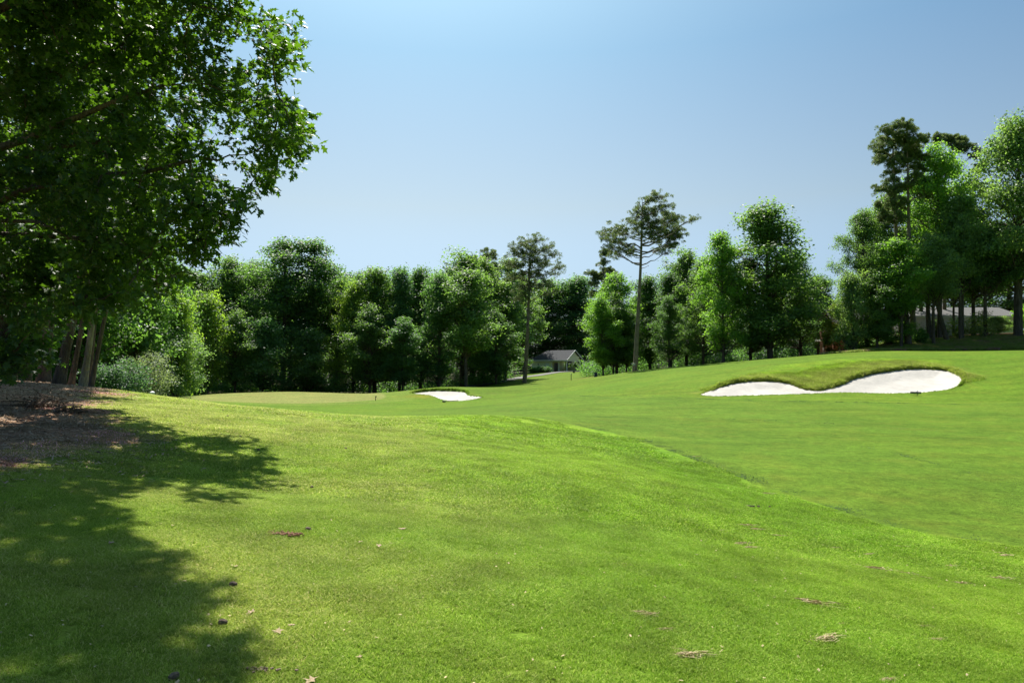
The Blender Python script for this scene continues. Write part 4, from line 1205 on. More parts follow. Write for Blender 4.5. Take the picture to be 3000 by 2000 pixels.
p = at(2520, 1000, 86); shrub('shrub', 'leafy dark shrub at the left foot of the bank', p[0], 86, 3.6, 3.4, 6000, .2, (1, 1, 1), 79)
UH = {1560: 'first', 1575: 'second', 1590: 'third', 1603: 'fourth'}
for u in (1560, 1575, 1590, 1603):
    Y = 158 - (u - 1560) * .08; p = at(u, 1000, Y)
    shrub('hedge_shrub', UH[u] + ' clipped dark hedge bush from the left along the shelter wall', p[0], Y, 2.2, 1.3, 2500, .16, (.6, .75, .8), 80 + int(u))['group'] = 'hedge bushes by the shelter'
p = at(3000, 1000, 90); shrub('shrub', 'lime green shrub right behind the trunk of the big right oak', p[0], 90, 3, 3.6, 3500, .18, (1.5, 1.7, .6), 90)

# ------------------------------------------------------------------ near oak, its crown reaching in from the left
OAKX, OAKY = -13.6, 12.6
def near_oak():
    r = np.random.default_rng(500)
    zone = [(-300, -250), (740, -250), (735, 0), (725, 60), (800, 70), (880, 60), (900, 150), (860, 230), (850, 310), (925, 365), (905, 480), (815, 530), (790, 600), (730, 620),
            (680, 700), (610, 770), (520, 840), (430, 880), (330, 900), (240, 930), (100, 880), (-300, 860)]
    cl = []
    while len(cl) < 285:
        u = r.uniform(-300, 930); v = r.uniform(-250, 930)
        sdv = poly_sd(zone, np.array([u]), np.array([v]))[0]
        if sdv > -24: continue
        Y = r.uniform(11.2, 15.8)
        rad = min(r.uniform(.42, .7), -sdv / F * Y * .95 + .05)
        if rad < .14: continue
        p = at(u, v, Y)
        # open windows in the crown where the sky shows
        if any(math.hypot(u - a, v - b) < c for a, b, c in [(370, 300, 32), (690, 430, 24), (560, 130, 20), (330, 215, 18), (160, 60, 22)]) and r.uniform() < .8: continue
        cl.append((p[0], p[1], p[2], rad))
    # rim sprays following the outline
    Zp = np.array(zone[2:20]); 
    for a, b in zip(Zp[:-1], Zp[1:]):
        L = np.hypot(*(b - a)); n = max(1, int(L / 42))
        for i in range(n):
            q = a + (b - a) * (i + r.uniform(.2, .8)) / n; Y = r.uniform(11.5, 14.5)
            inn = np.array([-.85, -.1]) * 38; p = at(q[0] + inn[0], q[1] + inn[1], Y); cl.append((p[0], p[1], p[2], .28))
            p = at(q[0] + inn[0] * 2.6, q[1] + inn[1] * 2 + r.uniform(-20, 20), Y + r.uniform(-1, 1)); cl.append((p[0], p[1], p[2], .38))
    nin = len(cl)
    # boughs overhead, outside the picture, whose shade lies on the turf at the lower left
    shade = [(-2000, 1500), (120, 1500), (250, 1540), (340, 1560), (410, 1600), (395, 1660), (520, 1685), (545, 1760), (640, 1785), (740, 1840), (820, 1930), (800, 2100), (760, 2600), (-2000, 2600)]
    gs = []
    for u, v in shade: 
        q = at(u, v, 1.0) - np.array([0, 0, EYE]); k = -EYE / q[2] * .96; gs.append((q[0] * k, q[1] * k))
    gs = [(max(a, -11), b) for a, b in gs]
    P = np.array(gs); tries = 0; n2 = 0
    while n2 < 180 and tries < 20000:
        tries += 1
        gx_, gy_ = r.uniform(P[:, 0].min(), P[:, 0].max()), r.uniform(P[:, 1].min(), P[:, 1].max())
        s = poly_sd(gs, np.array([gx_]), np.array([gy_]))[0]
        if s > -.12: continue
        h = r.uniform(7.2, 11.5); k = h / sd.z
        rad = min(r.uniform(.4, .75), -s)
        if rad < .15: continue
        c = np.array([gx_ + sd.x * k, gy_ + sd.y * k, h + .1])
        cl.append((c[0], c[1], c[2], rad)); n2 += 1
    # leaves on short twigs
    C = np.array([c[:3] for c in cl]); Rr = np.array([c[3] for c in cl])
    ntw = np.maximum((Rr ** 2 * 62).astype(int), 4)
    ci = np.repeat(np.arange(len(cl)), ntw); n = len(ci)
    tw = C[ci] + unit(n, r) * Rr[ci][:, None] * (r.uniform(size=(n, 1)) ** .45) * np.array([1, 1, .8])
    root = np.array([OAKX, OAKY, 5.0])
    out = tw - root; out /= np.linalg.norm(out, axis=1, keepdims=True)
    td = out * .7 + r.normal(size=(n, 3)) * .5; td /= np.linalg.norm(td, axis=1, keepdims=True)
    per = 9
    li = np.repeat(np.arange(n), per)
    s_ = np.tile(np.linspace(0, 1, per), n)
    base = tw[li] + td[li] * (s_[:, None] - .5) * .30
    side = unit(len(li), r); side -= (side * td[li]).sum(1, keepdims=True) * td[li]; side /= np.linalg.norm(side, axis=1, keepdims=True)
    ld = side * .9 + td[li] * (.25 + .8 * s_[:, None]) + np.array([0, 0, -.18])
    nrm = np.array([0, 0, 1.0]) + r.normal(size=(len(li), 3)) * .45
    Rm = frames_dir(ld, nrm); S = r.uniform(.085, .20, len(li))
    rn = r.uniform(size=len(li))
    e = link('oak_tree', None, loc=(OAKX, OAKY, t1(OAKX, OAKY)))
    tag(e, 'near oak whose dark leafy crown fills the upper left of the view', 'oak')
    off = np.array([OAKX, OAKY, t1(OAKX, OAKY)])
    # the nearest leaves of the crown are single parts
    d0 = np.linalg.norm(base, axis=1); vis = (ntw.cumsum()[nin - 1] * per)
    cand = np.arange(len(li))[:vis]
    xx = base[cand]; uu = 1500 + xx[:, 0] / xx[:, 1] * F; vv = 1070 - (xx[:, 2] - EYE) / xx[:, 1] * F
    ok = (uu > 15) & (uu < 930) & (vv > 15) & (vv < 930)
    cand = cand[ok]; near = cand[np.argsort(d0[cand])[:300]]
    mask = np.ones(len(li), bool); mask[near] = False
    V, Fc = stamp(OAK_V, OAK_F, base[mask] - off, Rm[mask], S[mask])
    cr = link('crown', mesh_np('crown', V, [Fc], [M['oak_leaf']], {'rnd': ('FLOAT', np.repeat(rn[mask], len(OAK_V)))}), e); cr['kind'] = 'stuff'
    lm = [mesh_np('leaf', OAK_V, [OAK_F], [M['oak_leaf']], {'rnd': ('FLOAT', np.full(len(OAK_V), v))}) for v in (.1, .35, .6, .85)]
    from mathutils import Matrix
    for j in near:
        o = D.objects.new('leaf', lm[int(rn[j] * 3.99)]); COL.objects.link(o); o.parent = e
        mt = Matrix(Rm[j].tolist()).to_4x4() @ Matrix.Scale(float(S[j]), 4); mt.translation = Vector(base[j] - off)
        o.matrix_local = mt
    # trunk, limbs
    tr = MB(); zt = np.array([-.4, .1, 1, 2.5, 5, 8, 11, 14]); tr.tube(np.stack([.1 * np.sin(zt), .1 * np.cos(zt), zt], 1), [.55, .42, .36, .34, .30, .24, .15, .05], 12)
    link('trunk', tr.mesh('trunk', [M['bark_dark']], True), e)
    lb = MB(); hubs = []
    targets = [at(200, 200, 13), at(420, 370, 13.5), at(560, 470, 13), at(300, 520, 12.5), at(250, 60, 14), at(480, 250, 12), at(350, 700, 14), at(600, 120, 13.5), at(120, 650, 12), at(-50, 400, 12),
               np.array([-5, 9.5, 9.5]), np.array([-6.5, 7.5, 9.5]), np.array([-4.2, 8.5, 9]), np.array([-8, 9, 10]), np.array([-5.5, 10.5, 8.5])]
    for tgt in targets:
        b = tgt - off; z0 = min(max(b[2] - 3.2, 2.2), 9.5)
        n_ = 9; t = np.linspace(0, 1, n_)[:, None]; a = np.array([0, 0, z0])
        p = a + (b - a) * t; p[1:-1] += r.normal(size=(n_ - 2, 3)) * .10; p[:, 2] += np.sin(t[:, 0] * 3.14) * .35
        lb.tube(p, np.linspace(.13, .03, n_), 7)
        hubs += [q for q in p[3:]]
    hubs = np.array(hubs)
    order = sorted(range(len(cl)), key=lambda i: np.linalg.norm(np.array(cl[i][:3]) - off - np.array([0, 0, 5])))
    for i in order:
        b = np.array(cl[i][:3]) - off; d = np.linalg.norm(hubs - b, axis=1); a = hubs[np.argmin(d)]
        branch(lb, a, b, .020, .009, r, n=5, wob=.05, k=5); hubs = np.vstack([hubs, b])
    link('branches', lb.mesh('branches', [M['bark_dark']], True), e)['kind'] = 'stuff'
near_oak()

def near_gum():
    """Small star-leaved tree at the left edge."""
    r = np.random.default_rng(510); x0, y0 = -10.75, 14.3; z0 = t1(x0, y0)
    zone = [(-160, 640), (60, 640), (150, 700), (160, 790), (140, 880), (165, 930), (168, 1060), (110, 1070), (60, 1130), (0, 1110), (-160, 1090)]
    cl = []
    while len(cl) < 62:
        u = r.uniform(-160, 170); v = r.uniform(640, 1130); s = poly_sd(zone, np.array([u]), np.array([v]))[0]
        if s > -8: continue
        p = at(u, v, r.uniform(13.0, 15.3)); cl.append((p[0] - x0, p[1] - y0, p[2] - z0, min(.38, -s / F * 14 + .1)))
    V, Fc, rn = foliage(cl, 4200, .13, r, up=.9, sub=16, subr=.12, tV=GUM_V, tF=GUM_F)
    tr = MB(); zt = np.linspace(-.3, 4.2, 8); tr.tube(np.stack([.15 * (zt / 4) ** 1.2, 0 * zt, zt], 1), np.linspace(.17, .03, 8) * np.array([1.3] + [1] * 7), 10)
    br = MB()
    for c in cl: branch(br, (.15 * (c[2] / 4), 0, max(c[2] - .5, .9)), c[:3], .02, .006, r, n=4, k=4)
    put_tree('sweetgum_tree', (tr.mesh('trunk', [M['bark_dark']], True), br.mesh('branches', [M['bark_dark']]), mesh_np('crown', V, [Fc], [M['oak_leaf']], {'rnd': ('FLOAT', rn)})),
             x0, y0, 0, (1, 1, 1), 'small star-leaved tree standing at the left edge beside the brush pile', cat='tree', color=(1.1, 1.15, 2.0), group='near trees at the left')
near_gum()

# leaning trunks beyond the mulch
def left_tree(u, v, Y, wpx, lean, label, seed, bark='bark_dark', H=11.5, hb=5.0):
    x = at(u, v, Y)[0]
    r = np.random.default_rng(seed)
    tr = MB(); n = 12; t = np.linspace(0, 1, n); rad0 = wpx / F * Y / 2
    ax = np.stack([lean * t * H + .12 * np.sin(t * 6 + seed), .2 * t * H * .1 + .1 * np.sin(t * 4), -.3 + H * t], 1)
    rr = rad0 * (1 - .75 * t); rr[0] *= 1.5; tr.tube(ax, rr, 11)
    cl = []
    for _ in range(26):
        zc = r.uniform(hb, H); a = r.uniform(0, 6.28); rho = r.uniform(.3, 2.6)
        c = np.array([lean * zc + math.cos(a) * rho, math.sin(a) * rho, zc])
        P = c + [x, Y, t1(x, Y)]; uu = 1500 + P[0] / P[1] * F; vv = 1070 - (P[2] - EYE) / P[1] * F
        if uu > 430 or vv > 960: continue
        cl.append((c[0], c[1], c[2], r.uniform(.6, 1.0)))
    br = MB()
    for c in cl: branch(br, (lean * max(c[2] - 1, 2), 0, max(c[2] - 1, 2)), c[:3], .04, .012, r, n=4, k=5)
    V, Fc, rn = foliage(cl, 5200, .17, r, sub=14, subr=.22, tV=GUM_V, tF=GUM_F)
    bk = M[bark]
    put_tree('tree', (tr.mesh('trunk', [bk], True), br.mesh('branches', [bk]), mesh_np('crown', V, [Fc], [M['oak_leaf']], {'rnd': ('FLOAT', rn)})), x, Y, 0, (1, 1, 1), label, group='near trees at the left')
left_tree(135, 1112, 23, 32, .03, 'thick dark trunk standing left of the leaning trunks beyond the mulch', 601)
left_tree(178, 1120, 21.5, 29, .10, 'dark rough trunk leaning right, left of the pale trunk', 602)
left_tree(205, 1122, 24, 15, .08, 'thin black trunk between the rough dark and the pale trunk', 603)
left_tree(230, 1132, 21, 19, .085, 'pale barked trunk in the middle of the leaning group', 604, 'bark_pale')
left_tree(246, 1130, 24, 11, .10, 'very thin trunk right behind the pale barked one', 605)
left_tree(258, 1134, 21.5, 13, .20, 'rightmost trunk of the group, leaning strongly right', 606, 'bark_dark')
left_tree(90, 1105, 29, 14, .02, 'thin dark trunk in the shade behind the brush pile', 607)
left_tree(40, 1110, 31, 24, .03, 'dark trunk half hidden by the small star-leaved tree', 608)

# shaded trees behind the leaning trunks that close the left side
ARCH['side'] = deciduous(seed=620, H=15, W=9, hb=.8, shape='round', n_leaf=20000, n_cl=60, size=.24, trunk_r=.2); ARCH['side_dim'] = (15, 9)
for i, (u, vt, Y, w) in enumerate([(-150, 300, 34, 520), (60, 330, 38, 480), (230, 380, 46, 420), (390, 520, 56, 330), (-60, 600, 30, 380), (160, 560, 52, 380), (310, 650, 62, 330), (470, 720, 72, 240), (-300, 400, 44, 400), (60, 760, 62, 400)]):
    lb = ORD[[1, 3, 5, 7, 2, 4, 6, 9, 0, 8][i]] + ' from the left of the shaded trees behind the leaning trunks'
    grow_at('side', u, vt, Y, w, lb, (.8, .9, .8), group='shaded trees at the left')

# ------------------------------------------------------------------ shelter
def local_obj(name, parent, mb, mat, smooth=False, label=None):
    o = link(name, mb.mesh(name, [M[mat]], smooth), parent)
    if label: o['label'] = label
    return o
def shelter():
    near = at(1660, 1088, 158)            # corner nearest the viewer, under the eave
    al = R(-38)
    e = link('shelter', None, loc=(near[0], near[1], .05), rz=al)
    tag(e, 'cream sided golf course shelter with dark hipped roof and open porch', 'shelter')
    L, W, HW = 10.4, 6.2, 2.40           # long axis runs to -x, width to +y
    zf = .10
    # floor
    m = MB(); m.box((-L / 2, W / 2, zf - .35), (L + .4, W + .4, .7)); local_obj('floor_slab', e, m, 'mortar')
    # enclosed left block, made of boards
    bx0, bx1 = -L + .25, -4.6
    m = MB(); m.box(((bx0 + bx1) / 2, W / 2, zf + HW / 2), (bx1 - bx0, W - .5, HW - .02)); wall = local_obj('wall', e, m, 'cream')
    nb = 14; bh = HW / nb
    bm = MB(); bm.box((0, 0, 0), (bx1 - bx0 - .02, .022, bh * .93)); bme = bm.mesh('siding_board', [M['cream']])
    bs = MB(); bs.box((0, 0, 0), (.022, W - .52, bh * .93)); bse = bs.mesh('siding_board', [M['cream']])
    tl = R(7)
    for i in range(nb):
        o = link('siding_board', bme, wall, ((bx0 + bx1) / 2, .232, zf + bh * (i + .5))); o.rotation_euler = (tl, 0, 0)
        o = link('siding_board', bse, wall, (bx1 + .018, W / 2, zf + bh * (i + .5))); o.rotation_euler = (0, tl, 0)
    m = MB(); m.box((-8.2, .195, zf + 1.7), (.36, .05, .42)); fr = local_obj('vent', e, m, 'white')
    m = MB(); m.box((-8.2, .165, zf + 1.7), (.26, .02, .32)); local_obj('pane', fr, m, 'dark')
    m = MB(); m.box((-5.6, .19, zf + 1.02), (.95, .05, 2.04)); dr = local_obj('door', e, m, 'white')
    m = MB(); m.box((-5.25, .15, zf + 1.0), (.04, .03, .12)); local_obj('handle', dr, m, 'dark')
    m = MB(); m.box((bx1 + .05, 2.4, zf + 1.02), (.05, 1.6, 2.04)); dr = local_obj('door', e, m, 'door', label='dark recessed doorway facing the porch')
    # back porch wall in shade
    m = MB(); m.box((-2.6, W - .25, zf + .55), (3.9, .12, 1.1)); local_obj('rear_wall', e, m, 'cream')
    # posts
    for (px, py) in [(-.15, .25), (-2.3, .25), (-4.3, .25), (-.15, W - .25), (-2.4, W - .25)]:
        m = MB(); m.box((px, py, zf + HW / 2), (.20, .20, HW)); po = local_obj('post', e, m, 'white')
        m = MB(); m.box((px, py, zf + .12), (.36, .36, .24)); m.box((px, py, zf + HW - .08), (.30, .30, .12)); local_obj('post_base', po, m, 'white')
    # beams
    zb = zf + HW
    for (c, d) in [((-L / 2 + .05, .25, zb + .14), (L - .1, .22, .28)), ((-L / 2 + .05, W - .25, zb + .14), (L - .1, .22, .28)), ((-.15, W / 2, zb + .14), (.22, W - .74, .28))]:
        m = MB(); m.box(c, d); local_obj('beam', e, m, 'white')
    # roof: gable to the right end, hip at the left end
    ze = zb + .28; rise = 2.35; ov = .45
    x1 = .45; x0 = -L - .3; hipx = x0 + 3.3; y0, y1 = -ov, W + ov; ym = W / 2
    A = (x0, y0, ze); B = (x1, y0, ze); C = (x1, ym, ze + rise); Dp = (hipx, ym, ze + rise); E_ = (x1, y1, ze); Fp = (x0, y1, ze)
    th = .10
    def slab(q):
        m = MB(); V = np.array(q); V2 = V - np.array([0, 0, th]); n = len(q)
        m.add(np.vstack([V, V2]), [(i, i + n, (i + 1) % n + n, (i + 1) % n) for i in range(n)])
        if n == 4: m.add(V, [(0, 1, 2, 3)]); m.add(V2, [(3, 2, 1, 0)])
        else: m.add(V, [(0, 1, 2)]); m.add(V2, [(2, 1, 0)])
        return m
    rf = local_obj('roof', e, slab([A, B, C, Dp]), 'shingle')
    local_obj('roof_slope', rf, slab([Dp, C, E_, Fp]), 'shingle'); local_obj('roof_slope', rf, slab([Fp, A, Dp]), 'shingle')
    # shingle courses proud of the front slope
    crs = MB(); nrm = np.array([0, -rise, (ym - y0)]); nrm /= np.linalg.norm(nrm)
    for i in range(1, 16):
        t = i / 16; y = y0 + (ym - y0) * t; z = ze + rise * t; xa = x0 + 3.3 * t + .05
        p = np.array([[xa, y, z], [x1 - .02, y, z], [x1 - .02, y, z], [xa, y, z]]); p[:2] += nrm * .03; p[2:] += nrm * .004 + np.array([0, .12, .12 * rise / (ym - y0)])
        crs.add(p, [(0, 1, 2, 3)])
    o = local_obj('shingle_courses', rf, crs, 'shingle'); o['kind'] = 'stuff'
    # gable panel of boards, set back under the rake
    gxp = .02; m = MB()
    m.add(np.array([(gxp, .2, ze - .02), (gxp, W - .2, ze - .02), (gxp, ym, ze + rise * .90), (gxp - .12, .2, ze - .02), (gxp - .12, W - .2, ze - .02), (gxp - .12, ym, ze + rise * .90)]), [(0, 1, 2), (5, 4, 3)])
    ga = local_obj('gable', e, m, 'cream')
    ng = 11
    for i in range(ng):
        z = ze + rise * .88 * (i + .5) / ng; hw = (W / 2 - .25) * (1 - (i + .9) / ng)
        if hw < .08: continue
        m = MB(); m.box((gxp + .022, ym, z), (.022, 2 * hw, rise * .88 / ng * .92), tilt=None); local_obj('siding_board', ga, m, 'cream')
    # rake and fascia boards
    m = MB()
    for ya, yb in ((y0, ym), (y1, ym)):
        p = np.array([(x1 + .03, ya, ze - .16), (x1 + .03, yb, ze + rise - .16), (x1 + .03, yb, ze + rise + .07), (x1 + .03, ya, ze + .07)])
        q = p - np.array([.05, 0, 0]); m.add(np.vstack([p, q]), [(0, 1, 2, 3), (7, 6, 5, 4), (0, 4, 5, 1), (3, 2, 6, 7), (0, 3, 7, 4)])
    local_obj('rake_board', e, m, 'white')
    m = MB(); m.box(((x0 + x1) / 2, y0 - .03, ze - .08), (x1 - x0, .05, .20)); local_obj('fascia', e, m, 'white')
shelter()

# ------------------------------------------------------------------ grey sided house on the bank
def grey_house():
    a = at(2655, 1000, 92); z = t1(a[0], 92)
    e = link('grey_house', None, loc=(a[0], 92, z - .4), rz=R(1))
    tag(e, 'grey clapboard house seen through the trees on the bank', 'house')
    Lw, HW, dep = 15.2, 3.7, 8
    m = MB(); m.box((Lw / 2, dep / 2, HW / 2), (Lw, dep, HW)); wall = local_obj('wall', e, m, 'grey_siding')
    nb = 20; bh = HW / nb; bm = MB(); bm.box((0, 0, 0), (Lw, .03, bh * .96)); bme = bm.mesh('siding_board', [M['grey_siding']])
    for i in range(nb):
        o = link('siding_board', bme, wall, (Lw / 2, -.02, bh * (i + .5))); o.rotation_euler = (R(9), 0, 0)
    for x_ in (.0, Lw):
        m = MB(); m.box((x_, -.02, HW / 2), (.16, .12, HW)); local_obj('corner_board', e, m, 'white')
    ze = HW; rise = 1.5; y0, y1 = -.45, dep + .45; ym = dep / 2
    P = np.array([(-.5, y0, ze), (Lw + .5, y0, ze), (Lw + .5, ym, ze + rise), (-.5, ym, ze + rise), (Lw + .5, y1, ze), (-.5, y1, ze)])
    m = MB(); m.add(np.vstack([P[[0, 1, 2, 3]], P[[0, 1, 2, 3]] - [0, 0, .12]]), [(0, 1, 2, 3), (7, 6, 5, 4), (0, 4, 5, 1), (1, 5, 6, 2), (3, 7, 4, 0)])
    m.add(np.vstack([P[[3, 2, 4, 5]], P[[3, 2, 4, 5]] - [0, 0, .12]]), [(0, 1, 2, 3), (7, 6, 5, 4), (1, 5, 6, 2), (2, 6, 7, 3), (3, 7, 4, 0)])
    local_obj('roof', e, m, 'shingle_grey')
    m = MB(); m.box((Lw / 2, y0 + .02, ze - .16), (Lw + 1, .06, .24)); local_obj('fascia', e, m, 'white')
grey_house()

# ------------------------------------------------------------------ brick house with balcony and flags
def brick_house():
    a = at(2408, 1000, 97); z = at(2408, 1040, 97)[2] - .5
    s = 97 / F
    e = link('brick_house', None, loc=(a[0], 97, z))
    tag(e, 'brick house with white balcony behind the crest, half hidden by shrubs', 'house')
    m = MB(); m.box((7.6, 4.5, 2.6), (9.5, 5, 5.2)); w = local_obj('wall', e, m, 'brick')
    m = MB(); m.add(np.array([(2.4, 1.6, 5.2), (12.8, 1.6, 5.2), (12.8, 4.5, 7.4), (2.4, 4.5, 7.4), (12.8, 7.4, 5.2), (2.4, 7.4, 5.2), (2.4, 1.6, 5.1), (12.8, 1.6, 5.1)]), [(0, 1, 2, 3), (3, 2, 4, 5), (0, 6, 7, 1)])
    local_obj('roof', e, m, 'shingle_grey')
    for wx in (4.6, 7.2, 10):
        m = MB(); m.box((wx, 1.95, 3.9), (1.2, .10, 1.3)); wf = local_obj('window', e, m, 'white')
        m = MB(); m.box((wx, 1.88, 3.9), (1.0, .03, 1.1)); local_obj('pane', wf, m, 'dark')
    # balcony on columns
    m = MB(); m.box((1.1, .6, 2.62), (2.5, 2.6, .22)); local_obj('balcony_floor', e, m, 'white')
    for cx, mt in ((0.05, 'mortar'), (1.05, 'brick'), (1.6, 'brick'), (2.2, 'mortar')):
        m = MB(); m.box((cx, -.45, 1.25), (.30 if mt == 'brick' else .2, .3, 2.5)); local_obj('column', e, m, mt)
    rl = MB(); rl.box((1.1, -.65, 3.72), (2.5, .08, .09)); rl.box((1.1, -.65, 2.9), (2.5, .06, .06)); ra = local_obj('railing', e, rl, 'white')
    bm = MB(); bm.box((0, 0, 0), (.05, .05, .80)); bme = bm.mesh('baluster', [M['white']])
    for i in range(14): link('baluster', bme, ra, (-.1 + i * 2.4 / 13, -.65, 3.3))
    for cx in (-.1, 2.3):
        m = MB(); m.box((cx, -.65, 3.3), (.12, .12, 1.1)); local_obj('railing_post', ra, m, 'white')
    m = MB()
    for k in range(12):
        t0, t1_ = math.pi * k / 12, math.pi * (k + 1) / 12
        m.box((3.1 - math.cos((t0 + t1_) / 2) * .75, -.3, 2.6 + math.sin((t0 + t1_) / 2) * .75), (.24, .12, .12))
    local_obj('arch', e, m, 'white')
    # flags are things of their own
    def flag(name, label, px, tilt, kind):
        fe = link(name, None, loc=(a[0] + px, 96.2, z + 3.7)); tag(fe, label, 'flag', 'flags on the balcony')
        m = MB(); m.tube([(0, 0, 0), (tilt * 1.9, -.3, 2.0)], [.02, .02], 6); local_obj('pole', fe, m, 'white')
        top = np.array([tilt * 1.9, -.3, 2.0]); dr = np.array([tilt * 1.9, -.3, 2.0]) / 2.8
        nu, nv = 16, 13
        U, Vv = np.meshgrid(np.linspace(0, 1, nu), np.linspace(0, 1, nv))
        # cloth hangs from the pole and folds in on itself
        wid = 1.35 * (1 if kind == 'us' else .95)
        sgn = -1 if tilt > 0 else -1
        px_ = top[0] - dr[0] * Vv * 1.5 + sgn * U * wid * (.55 - .15 * Vv)
        pz_ = top[2] - dr[2] * Vv * 1.5 - U * wid * .75
        py_ = top[1] + .08 * np.sin(U * 9 + Vv * 2)
        if kind != 'us': px_ = top[0] - dr[0] * Vv * 1.3 + U * wid * (.45 - .3 * Vv)
        V = np.stack([px_, py_, pz_], -1).reshape(-1, 3); id_ = np.arange(nu * nv).reshape(nv, nu)
        f = np.stack([id_[:-1, :-1], id_[:-1, 1:], id_[1:, 1:], id_[1:, :-1]], -1).reshape(-1, 4)
        if kind == 'us':
            mi = []
            for j in range(nv - 1):
                for i in range(nu - 1): mi.append(2 if (i < 6 and j < 6) else (j % 2))
            me = mesh_np('cloth', V, [f], [M['red'], M['flagwhite'], M['blue']], mat_idx=mi)
        else: me = mesh_np('cloth', V, [f], [M['orange']])
        link('cloth', me, fe)
    flag('striped_flag', 'red and white striped flag with blue corner hanging over the balcony', .4, -.05, 'us')
    flag('orange_flag', 'plain orange flag hanging beside the striped flag', .5, .10, 'or')
brick_house()

# ------------------------------------------------------------------ small course furniture
def on_ground(u, v, **k):
    p = hit(u, v, **k); return p
def thing(name, label, cat, p, rz=0, group=None):
    return tag(link(name, None, loc=tuple(p), rz=rz), label, cat, group)
x = at(1745, 1000, 101.5)[0]
e = thing('litter_bin', 'dark green box-shaped bin at the foot of the sunlit sweetgum', 'bin', (x, 101.5, t1(x, 101.5) - .05))
m = MB(); m.box((0, 0, .42), (.42, .42, .84)); local_obj('body', e, m, 'navy')
m = MB(); m.box((0, 0, .87), (.5, .5, .07)); local_obj('lid', e, m, 'green_metal')
m = MB(); m.tube([(-.3, 0, 0), (-.3, 0, 1.2)], [.015, .015], 6); local_obj('post', e, m, 'white')
x = at(1673, 1000, 100)[0]
e = thing('marker_post', 'short dark post with pale cap on the shelter lawn', 'post', (x, 100, t1(x, 100)))
m = MB(); m.tube([(0, 0, -.2), (0, 0, 1.0)], [.05, .05], 8); local_obj('post', e, m, 'black')
m = MB(); m.box((0, 0, 1.06), (.16, .16, .12)); local_obj('cap', e, m, 'white')
x = at(1681, 1000, 148)[0]
e = thing('tee_box_marker', 'low black object lying on the crown of the shelter lawn', 'marker', (x, 148, t1(x, 148)))
m = MB(); m.box((0, 0, .16), (.46, .3, .30)); m.box((0, 0, .34), (.3, .2, .06)); local_obj('body', e, m, 'black')
x = at(1856, 1000, 87)[0]
m = MB(); m.tube([(0, -.12, 0), (0, .12, 0)], [.16, .16], 12); m.box((-.05, 0, .1), (.5, .2, .06))
e = link('pine_marker', m.mesh('pine_marker', [M['white']]), loc=(x, 87, at(1856, 1067, 87)[2])); tag(e, 'small white plate fixed to the tallest pine trunk', 'plate')

def rake(label, u, v, rz, L):
    p = hit(u, v); e = thing('bunker_rake', label, 'rake', p + [0, 0, .03], rz, 'bunker rakes')
    m = MB(); m.tube([(-L / 2, 0, .05), (L / 2, 0, .12)], [.028, .028], 6); local_obj('handle', e, m, 'navy')
    m = MB(); m.box((-L / 2, 0, .07), (.10, .62, .10)); hd = local_obj('head', e, m, 'navy')
    m = MB()
    for i in range(9): m.box((-L / 2 - .03, -.28 + i * .07, .0), (.02, .02, .09))
    local_obj('teeth', hd, m, 'navy')
rake('dark rake on the grass in front of the large right bunker', 2686, 1153.5, R(55), 1.7)
rake('dark rake on the grass in front of the small middle bunker', 1322, 1178, R(30), 1.5)

def small_mesh(name, u, v, mb, mat, label, cat, group=None, rz=0, s=1.0, dz=.012):
    p = hit(u, v); o = link(name, mb.mesh(name, [M[mat]]) if isinstance(mb, MB) else mb, loc=(p[0], p[1], p[2] + dz), rz=rz, scale=(s, s, s))
    return tag(o, label, cat, group)
# flagless hole on the green
m = MB(); m.tube([(0, 0, -.02), (0, 0, .42)], [.035, .03], 8); m.box((.05, 0, .36), (.12, .03, .12))
small_mesh('hole_marker', 1100, 1173, m, 'black', 'tiny dark marker standing on the right end of the putting green', 'marker')
m = MB(); m.tube([(0, 0, 0), (0, 0, .05), (0, 0, .12), (0, 0, .16)], [.06, .11, .10, .03], 10)
small_mesh('white_marker', 446, 1157, m, 'white', 'small white marker on the sunlit edge of the left mound', 'marker')

# dead leaves, clods and thatch on the turf
def dead_leaf_mesh(seed):
    r = np.random.default_rng(seed); V = OAK_V.copy() if seed % 2 else GUM_V.copy()
    V[:, 2] += .35 * np.abs(V[:, 0]) + .25 * (V[:, 1] - .5) ** 2 + r.uniform(0, .12, len(V)); V[:, 2] -= V[:, 2].min()
    F_ = OAK_F if seed % 2 else GUM_F
    return mesh_np('dead_leaf', V, [F_], [M['deadleaf']])
dl = [dead_leaf_mesh(i) for i in range(3)]
leaves = [(1176, 1556, .15, 'largest curled tan leaf on the open turf left of centre'), (1064, 1592, .09, 'left one of two round brown leaves on the open turf'), (1109, 1603, .10, 'right one of two round brown leaves on the open turf'),
          (318, 1598, .10, 'brown leaf lying in shade near the sunlit wedge'), (692, 1668, .09, 'brown leaf at the border between the two shadow lobes'), (745, 1802, .10, 'pale leaf in the sun just outside the lowest shadow'),
          (808, 1857, .11, 'curled tan leaf right of the lowest shadow'), (842, 1845, .10, 'darker leaf right beside the curled tan one'), (1057, 1935, .07, 'orange brown leaf low in the picture'),
          (920, 1998, .12, 'pale leaf at the bottom edge of the picture'), (1986, 1659, .07, 'white leaf on the turf right of centre'), (1320, 1650, .04, 'tiny pale leaf')]
for i, (u, v, s, lb) in enumerate(leaves):
    if i == 11: continue
    small_mesh('dead_leaf', u, v, dl[i % 3], None, lb, 'leaf', 'dead leaves on the turf', rz=i * 1.7, s=s * .55, dz=.014)

